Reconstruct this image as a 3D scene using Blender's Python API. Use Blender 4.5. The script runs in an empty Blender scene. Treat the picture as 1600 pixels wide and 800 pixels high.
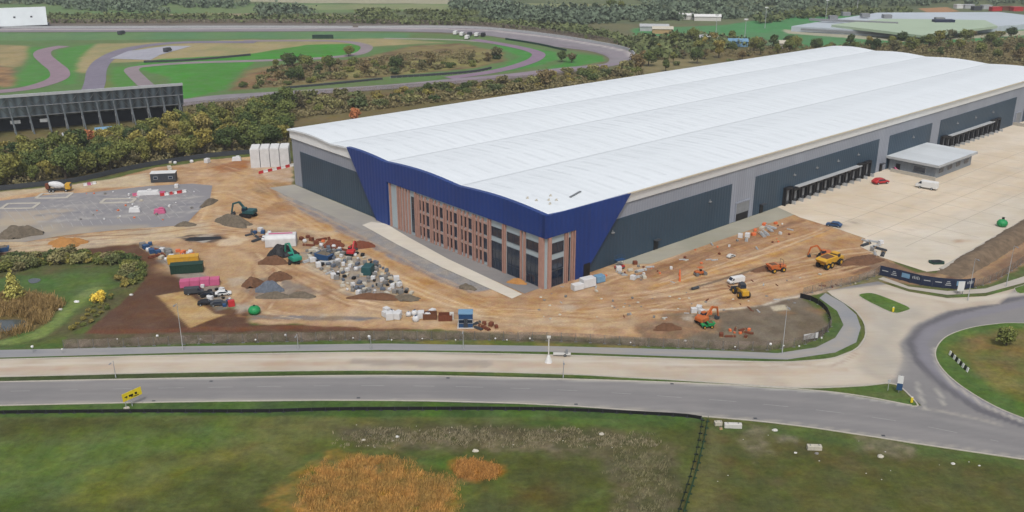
import bpy, bmesh, math, random
import numpy as np
from mathutils import Vector, Matrix
random.seed(11); rng=np.random.default_rng(5)
S=bpy.context.scene; COL=S.collection
PI=math.pi; R=math.radians
F=1470.; PITCH=R(20.4); H=82.
# ---------------------------------------------------------------- survey: site plan points read off the photograph
def G(x,y,z=0.):
    u=(x-800)/F; v=(400-y)/F
    dy=math.cos(PITCH)+v*math.sin(PITCH); dz=-math.sin(PITCH)+v*math.cos(PITCH)
    t=(H-z)/-dz
    return (u*t,dy*t)
def GP(pts,z=0.): return [G(x,y,z) for x,y in pts]
K=1.42; EXPO=0.42; HAZE=.00016
def lin(c):
    c=c/255.
    return c/12.92 if c<=.04045 else ((c+.055)/1.055)**2.4
def rgb(r,g,b,k=None): 
    k=k or K; a=(r+g+b)/3; r,g,b=[a+(q-a)*1.0 for q in (r,g,b)]
    return (lin(r)/k,lin(g)/k,lin(b)/k)
# ---------------------------------------------------------------- object helpers
def link(o,parent=None):
    COL.objects.link(o)
    if parent: o.parent=parent
    return o
def tag(o,label=None,cat=None,group=None,kind=None):
    if label: o['label']=label
    if cat: o['category']=cat
    if group: o['group']=group
    if kind: o['kind']=kind
    return o
def empty(name,loc,rz=0.,label=None,cat=None,group=None):
    o=bpy.data.objects.new(name,None); link(o)
    loc=tuple(loc)
    if len(loc)==2: loc=loc+(0.,)
    o.location=loc; o.rotation_euler=(0,0,rz); o.empty_display_size=.5
    return tag(o,label,cat,group)
class MB:
    def __init__(s): s.v=[]; s.f=[]; s.mi=[]; s.m=0
    def add(s,vs,fs):
        n=len(s.v); s.v+= [tuple(v) for v in vs]; s.f+=[tuple(i+n for i in f) for f in fs]; s.mi+=[s.m]*len(fs); return s
    def box(s,x,y,z,sx,sy,sz,rz=0.,rx=0.,ry=0.,tx=1.,ty=1.):
        """centre x,y ; bottom z unless rotated ; tx,ty taper the top"""
        M=Matrix.Translation((x,y,z+sz/2))@Matrix.Rotation(rz,4,'Z')@Matrix.Rotation(ry,4,'Y')@Matrix.Rotation(rx,4,'X')
        vs=[]
        for k in (-1,1):
            ax=tx if k>0 else 1; ay=ty if k>0 else 1
            for a,b in ((-1,-1),(1,-1),(1,1),(-1,1)): vs.append(M@Vector((a*sx/2*ax,b*sy/2*ay,k*sz/2)))
        return s.add(vs,[(3,2,1,0),(4,5,6,7),(0,1,5,4),(1,2,6,5),(2,3,7,6),(3,0,4,7)])
    def prism(s,poly,axis,a,b):
        """poly in the two other axes (order x,y,z minus axis) between a and b on axis"""
        n=len(poly); vs=[]
        for t in (a,b):
            for p,q in poly: vs.append({'x':(t,p,q),'y':(p,t,q),'z':(p,q,t)}[axis])
        fs=[tuple(range(n))[::-1],tuple(range(n,2*n))]+[(i,(i+1)%n,n+(i+1)%n,n+i) for i in range(n)]
        return s.add(vs,fs)
    def tube(s,p,q,r,r2=None,n=8):
        p=Vector(p);q=Vector(q);d=q-p
        if d.length<1e-6:return s
        r2=r if r2 is None else r2
        M=d.to_track_quat('Z','Y').to_matrix(); vs=[]
        for c,rr in((p,r),(q,r2)):
            for i in range(n):
                a=2*PI*i/n; vs.append(c+M@Vector((math.cos(a)*rr,math.sin(a)*rr,0)))
        return s.add(vs,[tuple(range(n))[::-1],tuple(range(n,2*n))]+[(i,(i+1)%n,n+(i+1)%n,n+i) for i in range(n)])
    def bar(s,p,q,w,h):
        p=Vector(p);q=Vector(q);d=q-p; L=d.length
        M=Matrix.Translation((p+q)/2)@d.to_track_quat('X','Z').to_matrix().to_4x4()
        vs=[M@Vector((a*L/2,b*w/2,c*h/2)) for c in(-1,1) for a,b in((-1,-1),(1,-1),(1,1),(-1,1))]
        return s.add(vs,[(3,2,1,0),(4,5,6,7),(0,1,5,4),(1,2,6,5),(2,3,7,6),(3,0,4,7)])
    def lathe(s,x,y,prof,n=16):
        vs=[];fs=[]
        for r,z in prof:
            for i in range(n): a=2*PI*i/n; vs.append((x+r*math.cos(a),y+r*math.sin(a),z))
        m=len(prof)
        for j in range(m-1):
            for i in range(n): fs.append((j*n+i,j*n+(i+1)%n,(j+1)*n+(i+1)%n,(j+1)*n+i))
        fs.append(tuple(range(n))[::-1]); fs.append(tuple(range((m-1)*n,m*n)))
        return s.add(vs,fs)
    def build(s,name,mat,parent=None,smooth=False,bevel=0.):
        me=bpy.data.meshes.new(name); me.from_pydata(s.v,[],s.f)
        mats=mat if isinstance(mat,(list,tuple)) else [mat]
        for m in mats: me.materials.append(m)
        if len(mats)>1: me.polygons.foreach_set('material_index',s.mi)
        if smooth: me.polygons.foreach_set('use_smooth',[True]*len(me.polygons))
        me.update(); o=bpy.data.objects.new(name,me); link(o,parent)
        if bevel>0:
            b=o.modifiers.new('bevel','BEVEL'); b.width=bevel; b.segments=1; b.limit_method='ANGLE'
        return o
def dup(o,loc=None,rz=None,parent=None,label=None,group=None,scale=None):
    kids={}
    def rec(a,p):
        c=a.copy(); COL.objects.link(c); c.parent=p
        for ch in KIDS(a): rec(ch,c)
        return c
    c=rec(o,parent)
    if loc is not None: c.location=tuple(loc) if len(loc)==3 else tuple(loc)+(0.,)
    if rz is not None: c.rotation_euler=(0,0,rz)
    if label:c['label']=label
    if group:c['group']=group
    if scale: c.scale=scale
    return c
def KIDS(a): return list(a.children)
# ---------------------------------------------------------------- materials
def nd(nt,t,**kw):
    n=nt.nodes.new(t)
    for k,v in kw.items(): setattr(n,k,v)
    return n
def newmat(name):
    m=bpy.data.materials.new(name); m.use_nodes=True; nt=m.node_tree
    return m,nt,nt.nodes['Principled BSDF']
def noise(nt,vec,scale,detail=4,rough=.6):
    n=nd(nt,'ShaderNodeTexNoise'); n.inputs['Scale'].default_value=scale; n.inputs['Detail'].default_value=detail; n.inputs['Roughness'].default_value=rough
    nt.links.new(vec,n.inputs['Vector']); return n.outputs['Fac']
def mrange(nt,v,a,b,c,d):
    n=nd(nt,'ShaderNodeMapRange'); n.inputs['From Min'].default_value=a;n.inputs['From Max'].default_value=b;n.inputs['To Min'].default_value=c;n.inputs['To Max'].default_value=d
    nt.links.new(v,n.inputs['Value']); return n.outputs['Result']
def mult(nt,col,fac):
    n=nd(nt,'ShaderNodeVectorMath',operation='SCALE'); nt.links.new(col,n.inputs[0]); nt.links.new(fac,n.inputs['Scale']); return n.outputs[0]
def math_(nt,op,a,b):
    n=nd(nt,'ShaderNodeMath',operation=op)
    for i,x in enumerate((a,b)):
        if isinstance(x,(int,float)): n.inputs[i].default_value=x
        else: nt.links.new(x,n.inputs[i])
    return n.outputs[0]
def plain(name,col,rough=.7,metal=0.,var=.12,scale=1.,bump=0.,spec=.35,dirt=None,stretch=None,objvar=0.):
    """procedural paint / concrete / cloth: base colour broken by two noises, optional dirt tint and bump"""
    m,nt,b=newmat(name); tc=nd(nt,'ShaderNodeTexCoord'); vec=tc.outputs['Object']
    if stretch:
        mp=nd(nt,'ShaderNodeMapping'); mp.inputs['Scale'].default_value=stretch; nt.links.new(vec,mp.inputs[0]); vec=mp.outputs[0]
    c=nd(nt,'ShaderNodeRGB'); c.outputs[0].default_value=(*col,1)
    f=mrange(nt,noise(nt,vec,scale,5),.25,.75,1-var,1+var)
    out=mult(nt,c.outputs[0],f)
    if objvar:
        oi=nd(nt,'ShaderNodeObjectInfo'); out=mult(nt,out,mrange(nt,oi.outputs['Random'],0,1,1-objvar,1+objvar))
    if dirt:
        mx=nd(nt,'ShaderNodeMix',data_type='RGBA'); nt.links.new(mrange(nt,noise(nt,vec,scale*.37,6,.7),.45,.75,0,.75),mx.inputs[0])
        nt.links.new(out,mx.inputs[6]); mx.inputs[7].default_value=(*dirt,1); out=mx.outputs[2]
    nt.links.new(out,b.inputs['Base Color'])
    b.inputs['Roughness'].default_value=rough; b.inputs['Metallic'].default_value=metal; b.inputs['Specular IOR Level'].default_value=spec
    if bump:
        bp=nd(nt,'ShaderNodeBump'); bp.inputs['Strength'].default_value=bump; bp.inputs['Distance'].default_value=.1
        nt.links.new(noise(nt,vec,scale*3,4),bp.inputs['Height']); nt.links.new(bp.outputs[0],b.inputs['Normal'])
    return m
def cladding(name,col,axis='x',period=1.,depth=.12,rough=.45,var=.05,spec=.4):
    """ribbed sheet metal: shallow ribs along one axis plus panel to panel tone"""
    m,nt,b=newmat(name); tc=nd(nt,'ShaderNodeTexCoord'); vec=tc.outputs['Object']
    sp=nd(nt,'ShaderNodeSeparateXYZ'); nt.links.new(vec,sp.inputs[0])
    a=math_(nt,'ADD',sp.outputs['X'],sp.outputs['Y']) if axis=='xy' else sp.outputs[axis.upper()]
    s=math_(nt,'SINE',math_(nt,'MULTIPLY',a,2*PI/period),0.)
    wn=nd(nt,'ShaderNodeTexWhiteNoise',noise_dimensions='1D'); nt.links.new(math_(nt,'FLOOR',math_(nt,'DIVIDE',a,period*4),0.),wn.inputs['W'])
    f=math_(nt,'ADD',mrange(nt,s,-1,1,1-depth,1+depth*.3),mrange(nt,wn.outputs['Value'],0,1,-var,var))
    f=math_(nt,'MULTIPLY',f,mrange(nt,noise(nt,vec,.12,5,.65),.3,.7,1-var*1.3,1+var*1.3))
    c=nd(nt,'ShaderNodeRGB'); c.outputs[0].default_value=(*col,1)
    nt.links.new(mult(nt,c.outputs[0],f),b.inputs['Base Color'])
    bp=nd(nt,'ShaderNodeBump'); bp.inputs['Strength'].default_value=.3; bp.inputs['Distance'].default_value=.06
    nt.links.new(s,bp.inputs['Height']); nt.links.new(bp.outputs[0],b.inputs['Normal'])
    b.inputs['Roughness'].default_value=rough; b.inputs['Specular IOR Level'].default_value=spec
    return m
def painted(name,rough=.95,amp=.28,fine=1.6,bump=.6,scale2=.25,stretch=None,spec=.15,blade=0.):
    """surface whose soils / dust / wear come from the mesh's own 'Col' survey attribute, broken up by noises"""
    m,nt,b=newmat(name); tc=nd(nt,'ShaderNodeTexCoord'); vec=tc.outputs['Object']
    at=nd(nt,'ShaderNodeAttribute'); at.attribute_name='Col'
    v2=vec
    if stretch:
        mp=nd(nt,'ShaderNodeMapping'); mp.inputs['Rotation'].default_value=(0,0,stretch[2]); mp.inputs['Scale'].default_value=(stretch[0],stretch[1],1); nt.links.new(vec,mp.inputs[0]); v2=mp.outputs[0]
    n1=noise(nt,v2,fine,6,.7); n2=noise(nt,v2,scale2,5,.65)
    f=math_(nt,'MULTIPLY',mrange(nt,n1,.25,.75,1-amp,1+amp),mrange(nt,n2,.28,.72,1-amp*.7,1+amp*.7))
    out=mult(nt,at.outputs['Color'],f)
    hs=nd(nt,'ShaderNodeHueSaturation'); nt.links.new(out,hs.inputs['Color'])
    nt.links.new(mrange(nt,noise(nt,vec,.6,4),.3,.7,.487,.513),hs.inputs['Hue'])
    nt.links.new(mrange(nt,noise(nt,vec,.17,4),.3,.7,.86,1.12),hs.inputs['Saturation'])
    nt.links.new(hs.outputs[0],b.inputs['Base Color'])
    b.inputs['Roughness'].default_value=rough; b.inputs['Specular IOR Level'].default_value=spec
    if bump:
        bp=nd(nt,'ShaderNodeBump'); bp.inputs['Strength'].default_value=bump; bp.inputs['Distance'].default_value=.25
        nt.links.new(n1,bp.inputs['Height']); nt.links.new(bp.outputs[0],b.inputs['Normal'])
    return m
def leafmat(name,cols,var=.22,scale=.5,gain=1.7):
    cols=[tuple((q*.86+sum(c)/3*.14)*gain for q in c) for c in cols]
    m,nt,b=newmat(name); oi=nd(nt,'ShaderNodeObjectInfo'); tc=nd(nt,'ShaderNodeTexCoord')
    at=nd(nt,'ShaderNodeAttribute'); at.attribute_name='Col'
    geo=nd(nt,'ShaderNodeNewGeometry')
    r=nd(nt,'ShaderNodeValToRGB'); e=r.color_ramp.elements
    n=len(cols); e[0].position=0; e[0].color=(*cols[0],1); e[1].position=1; e[1].color=(*cols[-1],1)
    for i in range(1,n-1): x=e.new(i/(n-1)); x.color=(*cols[i],1)
    nz=mrange(nt,noise(nt,geo.outputs['Position'],scale,3),.3,.7,-.13,.13)
    nt.links.new(math_(nt,'ADD',oi.outputs['Random'],nz),r.inputs[0])
    sp=nd(nt,'ShaderNodeSeparateColor'); nt.links.new(at.outputs['Color'],sp.inputs[0])
    f=mrange(nt,sp.outputs[0],0,1,1-var,1+var)
    nt.links.new(mult(nt,r.outputs[0],f),b.inputs['Base Color']); b.inputs['Roughness'].default_value=.8; b.inputs['Specular IOR Level'].default_value=.15
    return m
M={}
M['white']=plain('white paint',rgb(232,232,230),.5,var=.04)
M['offwhite']=plain('weathered white',rgb(214,212,206),.7,var=.12,scale=2)
M['grey']=plain('grey paint',rgb(140,143,146),.6)
M['lightgrey']=plain('light grey paint',rgb(185,188,190),.55)
M['darkgrey']=plain('dark grey paint',rgb(66,70,76),.6)
M['black']=plain('black plastic',rgb(28,28,31),.6)
M['rubber']=plain('black rubber',rgb(34,33,33),.85)
M['steel']=plain('galvanised steel',rgb(150,154,156),.45,.6)
M['yellow']=plain('machine yellow',rgb(222,170,40),.5,var=.1,scale=3,dirt=rgb(170,140,95))
M['sign_yellow']=plain('sign yellow',rgb(240,215,50),.45)
M['orange']=plain('machine orange',rgb(205,105,45),.5,var=.1,scale=3,dirt=rgb(170,135,95))
M['netting']=plain('orange netting',rgb(232,120,70),.7)
M['red']=plain('red plastic',rgb(196,48,52),.5)
M['pink']=plain('pink board',rgb(205,100,140),.7,var=.12)
M['teal']=plain('teal paint',rgb(40,150,125),.5,var=.1,scale=3)
M['darkteal']=plain('dark teal paint',rgb(40,85,88),.55)
M['green']=plain('green paint',rgb(32,150,85),.5)
M['darkgreen']=plain('dark green paint',rgb(28,62,48),.6)
M['blue']=plain('blue paint',rgb(45,82,125),.45)
M['navy']=plain('navy banner',rgb(36,46,72),.6,var=.1)
M['cyan']=plain('pale blue paint',rgb(120,160,190),.5)
M['glass']=plain('dark glass',rgb(30,46,66),.08,var=.15,scale=.4,spec=.7)
M['brown']=plain('brown timber',rgb(112,72,48),.8,var=.2,scale=3)
M['rust']=plain('rusty steel',rgb(120,66,44),.85,var=.25,scale=3)
M['timber']=plain('pale timber',rgb(190,160,118),.8,var=.15,scale=3)
M['concrete']=plain('concrete',rgb(190,184,172),.9,var=.12,scale=1.5,bump=.2)
M['stone']=plain('pale stone',rgb(200,194,178),.9,var=.2,scale=2,bump=.4)
M['greystone']=plain('grey stone',rgb(135,133,130),.9,var=.2,scale=2,bump=.4)
M['soil']=plain('brown soil heap',rgb(112,80,58),.95,var=.25,scale=1.2,bump=.8)
M['greysoil']=plain('grey brown rubble',rgb(112,102,88),.95,var=.35,scale=1.5,bump=.9)
M['bank']=plain('earth bank soil',rgb(124,106,86),.95,var=.4,scale=.7,bump=.9,dirt=rgb(92,78,60))
M['sand']=plain('orange sand heap',rgb(178,128,72),.95,var=.15,scale=1.2,bump=.5)
M['gravel']=plain('blue grey gravel',rgb(104,112,124),.95,var=.3,scale=2,bump=.8)
M['trunk']=plain('bark',rgb(84,74,62),.9,var=.2,scale=3)
M['tarp']=plain('white sheeting',rgb(222,222,222),.6,var=.1,scale=.8,bump=.5)
M['bluetarp']=plain('blue sheeting',rgb(52,60,104),.6,var=.15,scale=.8)
M['leaf_green']=leafmat('green autumn leaves',[rgb(54,70,38),rgb(74,88,42),rgb(94,102,46),rgb(114,114,50)])
M['leaf_ochre']=leafmat('yellowing leaves',[rgb(92,100,44),rgb(114,112,46),rgb(134,122,50),rgb(120,108,54)])
M['leaf_brown']=leafmat('brown leaves and twigs',[rgb(88,88,58),rgb(102,96,60),rgb(116,98,58),rgb(96,92,66)])
M['leaf_orange']=leafmat('orange leaves',[rgb(170,105,60),rgb(180,100,58)])
M['leaf_scrub']=leafmat('scrub leaves',[rgb(80,92,54),rgb(102,106,60),rgb(108,98,64),rgb(124,122,70)],scale=.12)
M['leaf_far']=leafmat('far wood leaves',[rgb(84,98,78),rgb(96,106,78),rgb(114,108,80),rgb(98,104,88)],scale=.03)
M['leaf_yellow']=leafmat('bright yellow leaves',[rgb(214,186,40),rgb(200,170,44)])
M['leaf_lime']=leafmat('pale lime leaves',[rgb(150,150,62),rgb(160,154,70)])
M['leaf_dark']=leafmat('dark green leaves',[rgb(46,60,42),rgb(58,70,44)])
M['reed']=leafmat('orange sedge',[rgb(158,116,52),rgb(186,132,56),rgb(196,144,62),rgb(146,124,60)],scale=.35,gain=1.4,var=.35)
M['reed_tan']=leafmat('tan reeds',[rgb(132,108,62),rgb(148,120,66),rgb(112,96,58)],scale=.4)
M['field']=painted('field grass',amp=.34,fine=.9,bump=.9,scale2=.22)
M['soilground']=painted('ground surface',amp=.22,fine=2.2,bump=.9,scale2=.3)
M['road']=painted('road surface',amp=.06,fine=.9,bump=.12,scale2=.09,spec=.3,rough=.85,stretch=(.25,1.6,R(2)))
M['yardm']=painted('yard concrete surface',amp=.07,fine=.6,bump=.12,scale2=.09,spec=.3,rough=.8,stretch=(.3,1.3,R(-41.6)))
M['far']=painted('far land',amp=.13,fine=.3,bump=.3,scale2=.05)
# ---------------------------------------------------------------- survey painting (soil, dust and wear as base colour)
_lat=rng.random((512,512))
def vnoise(x,y,s,off=0):
    x=x/s+off*37.7+200; y=y/s+off*17.3+200
    i=np.floor(x).astype(int); j=np.floor(y).astype(int); fx=x-i; fy=y-j
    fx=fx*fx*(3-2*fx); fy=fy*fy*(3-2*fy)
    a=_lat[i%512,j%512];b=_lat[(i+1)%512,j%512];c=_lat[i%512,(j+1)%512];d=_lat[(i+1)%512,(j+1)%512]
    return (a*(1-fx)+b*fx)*(1-fy)+(c*(1-fx)+d*fx)*fy
def fbm(x,y,s,off=0,o=4):
    t=0;a=.5;n=0
    for k in range(o): t=t+a*vnoise(x,y,s/2**k,off+k*3);n+=a;a*=.55
    return t/n
def seg_d(X,Y,a,b):
    dx,dy=b[0]-a[0],b[1]-a[1]; L=dx*dx+dy*dy+1e-9
    t=np.clip(((X-a[0])*dx+(Y-a[1])*dy)/L,0,1)
    return np.hypot(X-a[0]-t*dx,Y-a[1]-t*dy)
def poly_sd(X,Y,P):
    d=np.full(X.shape,1e9); ins=np.zeros(X.shape,bool); n=len(P)
    for i in range(n):
        a=P[i];b=P[(i+1)%n]; d=np.minimum(d,seg_d(X,Y,a,b))
        if a[1]!=b[1]:
            c=((a[1]>Y)!=(b[1]>Y))&(X<(b[0]-a[0])*(Y-a[1])/(b[1]-a[1])+a[0]); ins^=c
    return np.where(ins,-d,d)
def line_d(X,Y,P):
    d=np.full(X.shape,1e9)
    for a,b in zip(P[:-1],P[1:]): d=np.minimum(d,seg_d(X,Y,a,b))
    return d
PATCH={'g':[],'r':[],'y':[],'f':[]}
def pp(key,pts,col,soft=1.,warp=1.,ws=6.,col2=None,k=1.,ms=4.): PATCH[key].append(('p',GP(pts),col,col2,soft,warp,ws,k,0,ms))
def pl(key,pts,col,w,soft=.5,warp=.5,ws=8.,col2=None,k=1.,ms=4.): PATCH[key].append(('l',GP(pts),col,col2,soft,warp,ws,k,w,ms))
def paint(X,Y,key,base,base2=None,bs=9.):
    C=np.zeros((len(X),3)); c1=np.array(rgb(*base)); c2=np.array(rgb(*(base2 or base)))
    n=np.clip((fbm(X,Y,bs,1)-.3)/.4,0,1)[:,None]; C[:]=c1*(1-n)+c2*n
    for idx,(kind,P,col,col2,soft,warp,ws,k,w,ms) in enumerate(PATCH[key]):
        xs=[p[0] for p in P]; ys=[p[1] for p in P]; mg=soft*2+warp*2+w+1
        m=(X>min(xs)-mg)&(X<max(xs)+mg)&(Y>min(ys)-mg)&(Y<max(ys)+mg)
        if not m.any(): continue
        x=X[m];y=Y[m]
        wx=x+(fbm(x,y,ws,idx+5)-.5)*4*warp; wy=y+(fbm(x,y,ws,idx+91)-.5)*4*warp
        d=poly_sd(wx,wy,P) if kind=='p' else line_d(wx,wy,P)-w/2
        a=np.clip(.5-d/(2*soft),0,1); a=a*a*(3-2*a)*k
        cc=np.array(rgb(*col))[None,:]
        if col2 is not None:
            q=np.clip((fbm(x,y,ms,idx+33)-.32)/.36,0,1)[:,None]; cc=cc*(1-q)+np.array(rgb(*col2))*q
        C[m]=C[m]*(1-a[:,None])+cc*a[:,None]
    return C
def set_col(me,C):
    at=me.color_attributes.new('Col','FLOAT_COLOR','POINT')
    a=np.ones((len(C),4),np.float32); a[:,:3]=C; at.data.foreach_set('color',a.ravel())
def grid(name,x0,x1,y0,y1,res,key,base,base2,mat,z=0.,hf=None,hole=None,pick=None):
    nx=int((x1-x0)/res)+1; ny=int((y1-y0)/res)+1
    X,Y=np.meshgrid(np.linspace(x0,x1,nx),np.linspace(y0,y1,ny)); x=X.ravel();y=Y.ravel()
    C=paint(x,y,key,base,base2)
    Z=np.full(x.shape,z) if hf is None else z+hf(x,y)
    I=np.arange(nx*ny).reshape(ny,nx)
    q=np.stack([I[:-1,:-1],I[:-1,1:],I[1:,1:],I[1:,:-1]],-1).reshape(-1,4)
    cx=x[q].mean(1);cy=y[q].mean(1)
    outs=[]
    for nm,mask in (pick(cx,cy) if pick else [(name,np.ones(len(q),bool))]):
        qq=q[mask]
        if not len(qq): continue
        u,inv=np.unique(qq,return_inverse=True); inv=inv.reshape(qq.shape)
        me=bpy.data.meshes.new(nm); me.vertices.add(len(u)); me.vertices.foreach_set('co',np.stack([x[u],y[u],Z[u]],-1).astype(np.float32).ravel())
        me.loops.add(inv.size); me.loops.foreach_set('vertex_index',inv.ravel().astype(np.int32))
        me.polygons.add(len(inv)); me.polygons.foreach_set('loop_start',(np.arange(len(inv))*4).astype(np.int32)); me.polygons.foreach_set('loop_total',np.full(len(inv),4,np.int32))
        me.polygons.foreach_set('use_smooth',np.ones(len(inv),bool)); me.update(calc_edges=True); me.validate()
        set_col(me,C[u]); me.materials.append(mat[nm] if isinstance(mat,dict) else mat)
        o=bpy.data.objects.new(nm,me); link(o); tag(o,kind='structure'); outs.append(o)
    return outs
def smooth_poly(P,n=6,closed=True):
    out=[];m=len(P)
    rngi=range(m) if closed else range(m-1)
    for i in rngi:
        p0=P[(i-1)%m] if closed or i>0 else P[i];p1=P[i];p2=P[(i+1)%m];p3=P[(i+2)%m] if closed or i+2<m else p2
        for k in range(n):
            t=k/n; out.append(tuple(.5*((2*p1[a])+(-p0[a]+p2[a])*t+(2*p0[a]-5*p1[a]+4*p2[a]-p3[a])*t*t+(-p0[a]+3*p1[a]-3*p2[a]+p3[a])*t**3) for a in(0,1)))
    if not closed: out.append(tuple(P[-1]))
    return out
def flat(name,P,z,mat,key,base,base2=None,cut=2.,kind='structure',thick=0.):
    """one ground sheet of outline P (metres), cut into cells so that it can carry its survey colours"""
    bm=bmesh.new(); vs=[bm.verts.new((p[0],p[1],z)) for p in P]; f=bm.faces.new(vs)
    bm.normal_update()
    if f.normal.z<0: f.normal_flip(); bm.normal_update()
    bmesh.ops.triangulate(bm,faces=bm.faces[:])
    xs=[p[0] for p in P];ys=[p[1] for p in P]
    for ax,(a,b) in enumerate(((min(xs),max(xs)),(min(ys),max(ys)))):
        n=int((b-a)/cut)
        for i in range(1,n+1):
            co=[0,0,0];co[ax]=a+i*cut;no=[0,0,0];no[ax]=1
            bmesh.ops.bisect_plane(bm,geom=bm.verts[:]+bm.edges[:]+bm.faces[:],plane_co=co,plane_no=no,dist=1e-5)
    me=bpy.data.meshes.new(name); bm.to_mesh(me); bm.free()
    co=np.zeros(len(me.vertices)*3,np.float32); me.vertices.foreach_get('co',co); co=co.reshape(-1,3)
    set_col(me,paint(co[:,0].astype(float),co[:,1].astype(float),key,base,base2)); me.materials.append(mat)
    o=bpy.data.objects.new(name,me); link(o); return tag(o,kind=kind)
def strip_poly(P,w):
    """outline of a band of width w round an open line"""
    L=[];Rr=[]
    for i,p in enumerate(P):
        a=P[max(i-1,0)];b=P[min(i+1,len(P)-1)]; d=Vector((b[0]-a[0],b[1]-a[1])).normalized(); n=(-d.y,d.x)
        L.append((p[0]+n[0]*w/2,p[1]+n[1]*w/2)); Rr.append((p[0]-n[0]*w/2,p[1]-n[1]*w/2))
    return L+Rr[::-1]
def kerb(name,P,mat,w=.28,h=.12,z=0.,closed=False):
    mb=MB(); n=len(P)
    for i in range(n if closed else n-1):
        a=P[i];b=P[(i+1)%n]; d=Vector((b[0]-a[0],b[1]-a[1]))
        if d.length<.05: continue
        d.normalize(); nn=(-d.y*w/2,d.x*w/2)
        vs=[(a[0]+nn[0],a[1]+nn[1],z-.1),(a[0]-nn[0],a[1]-nn[1],z-.1),(b[0]-nn[0],b[1]-nn[1],z-.1),(b[0]+nn[0],b[1]+nn[1],z-.1)]
        vs+= [(v[0],v[1],z+h) for v in vs]
        mb.add(vs,[(4,5,6,7),(0,1,5,4),(2,3,7,6),(1,2,6,5),(3,0,4,7)])
    return tag(mb.build(name,mat),kind='structure')
#@@GROUND
# ================================================================ GROUND
# --- foreground field
GR=(92,108,52)
pp('g',[(-80,655),(1095,655),(1070,810),(1070,900),(-400,900)],(92,102,48),1.2,1,6,(80,84,42),1,4)
pp('g',[(-80,690),(60,690),(300,665),(480,660),(500,690),(250,720),(90,790),(-80,800)],(92,118,54),5,2,9,(104,124,60),.7)
pp('g',[(60,800),(130,740),(240,722),(420,690),(440,705),(260,750),(160,800)],(124,124,54),3.5,2,6,(104,112,52),.8)
pp('g',[(-60,770),(60,760),(120,800),(60,860),(-100,860)],(72,92,44),4,2,6,None,.6)
pp('g',[(380,662),(560,655),(640,660),(500,690),(440,720),(350,720)],(108,108,62),4,2,6,(122,112,64),.7)
pp('g',[(515,672),(600,663),(760,664),(900,668),(1010,676),(1060,700),(1062,830),(950,840),(955,760),(935,722),(860,708),(700,700),(600,698),(520,696)],(106,98,72),1.6,1.4,4,(84,84,52),.85,1.6)
pp('g',[(950,700),(1050,705),(1050,830),(945,830)],(118,108,84),1.5,2,3,(84,86,50),.55,1.2)
pp('g',[(540,672),(700,672),(930,676),(930,684),(700,682),(560,684)],(84,76,58),1,1.4,3,(100,94,66),.7,1.5)
pp('g',[(560,690),(800,692),(930,697),(900,704),(700,700),(570,698)],(138,126,102),.8,1.6,2.5,(96,92,60),.7,1.2)
pp('g',[(640,715),(700,715),(760,730),(740,745),(680,735)],(82,112,46),1.5,1,4,None,.8)
pp('g',[(470,712),(540,712),(560,725),(480,735)],(92,118,46),1.5,1,4,None,.7)
pp('g',[(800,760),(860,755),(890,775),(850,795),(800,790)],(94,78,42),2.5,1,4,None,.7)
pp('g',[(440,790),(455,745),(500,722),(560,712),(610,715),(640,735),(700,745),(722,770),(700,830),(420,850)],(168,124,58),2.,2.2,4,(120,108,54),.9,1.6)
pp('g',[(705,720),(745,716),(780,728),(775,745),(725,750),(708,735)],(162,108,46),1,1,3,None,.85)
pp('g',[(820,640+10),(1090,655),(1085,672),(820,662)],(78,110,52),2,1,5,None,.6)
# right hand field
pp('g',[(1100,655),(1450,700),(1800,745),(1900,900),(1050,900)],(86,92,46),1,1,6,(94,88,50),1,3)
pp('g',[(1100,660),(1300,672),(1450,700),(1800,745),(1800,760),(1450,716),(1280,690),(1100,672)],(84,104,54),1.6,1,5,None,.8)
pp('g',[(1250,740),(1500,750),(1700,800),(1600,900),(1200,900)],(86,94,46),5,2,8,(98,100,52),.6)
pp('g',[(1165,665),(1205,672),(1212,705),(1180,715),(1160,700)],(134,124,102),1.4,1.3,3,(108,106,72),.8,1.5)
pp('g',[(1340,686),(1370,682),(1425,700),(1432,712),(1390,712),(1345,700)],(140,128,106),1.4,1.3,3,(112,108,78),.8,1.5)
pp('g',[(1215,682),(1240,684),(1240,692),(1215,690)],(132,124,104),.8,.8,3,None,.7)
pp('g',[(1105,670),(1125,670),(1115,800),(1060,860),(1075,800)],(112,110,66),2,1.3,4,None,.7)
# verge along the near road
pp('g',[(-80,631),(300,624),(600,622),(860,628),(1100,646),(1100,660),(860,652),(300,650),(-80,652)],(82,108,50),.4,.3,6,(70,94,46),1,4)
# --- wetland
pp('g',[(-80,395),(100,398),(205,400),(228,420),(222,445),(190,470),(150,505),(120,522),(0,540),(-80,545)],(84,98,52),.6,1,6,(96,92,60),1,5)
pp('g',[(30,440),(110,425),(170,430),(190,445),(150,465),(110,500),(60,525),(0,540),(-40,540),(60,500),(100,470)],(82,112,54),1.5,1,5,(96,118,60),.8,4)
pp('g',[(-80,440),(60,430),(110,440),(90,450),(0,455),(-80,470)],(78,112,54),1.5,1,5,None,.7)
pp('g',[(-80,462),(40,458),(90,468),(95,490),(60,515),(0,532),(-80,540)],(116,98,60),1.2,1,5,(98,86,56),.9,3)
pl('g',[(0,538),(60,522),(100,492),(130,465),(150,452)],(120,138,74),3.2,.8,.6)
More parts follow.
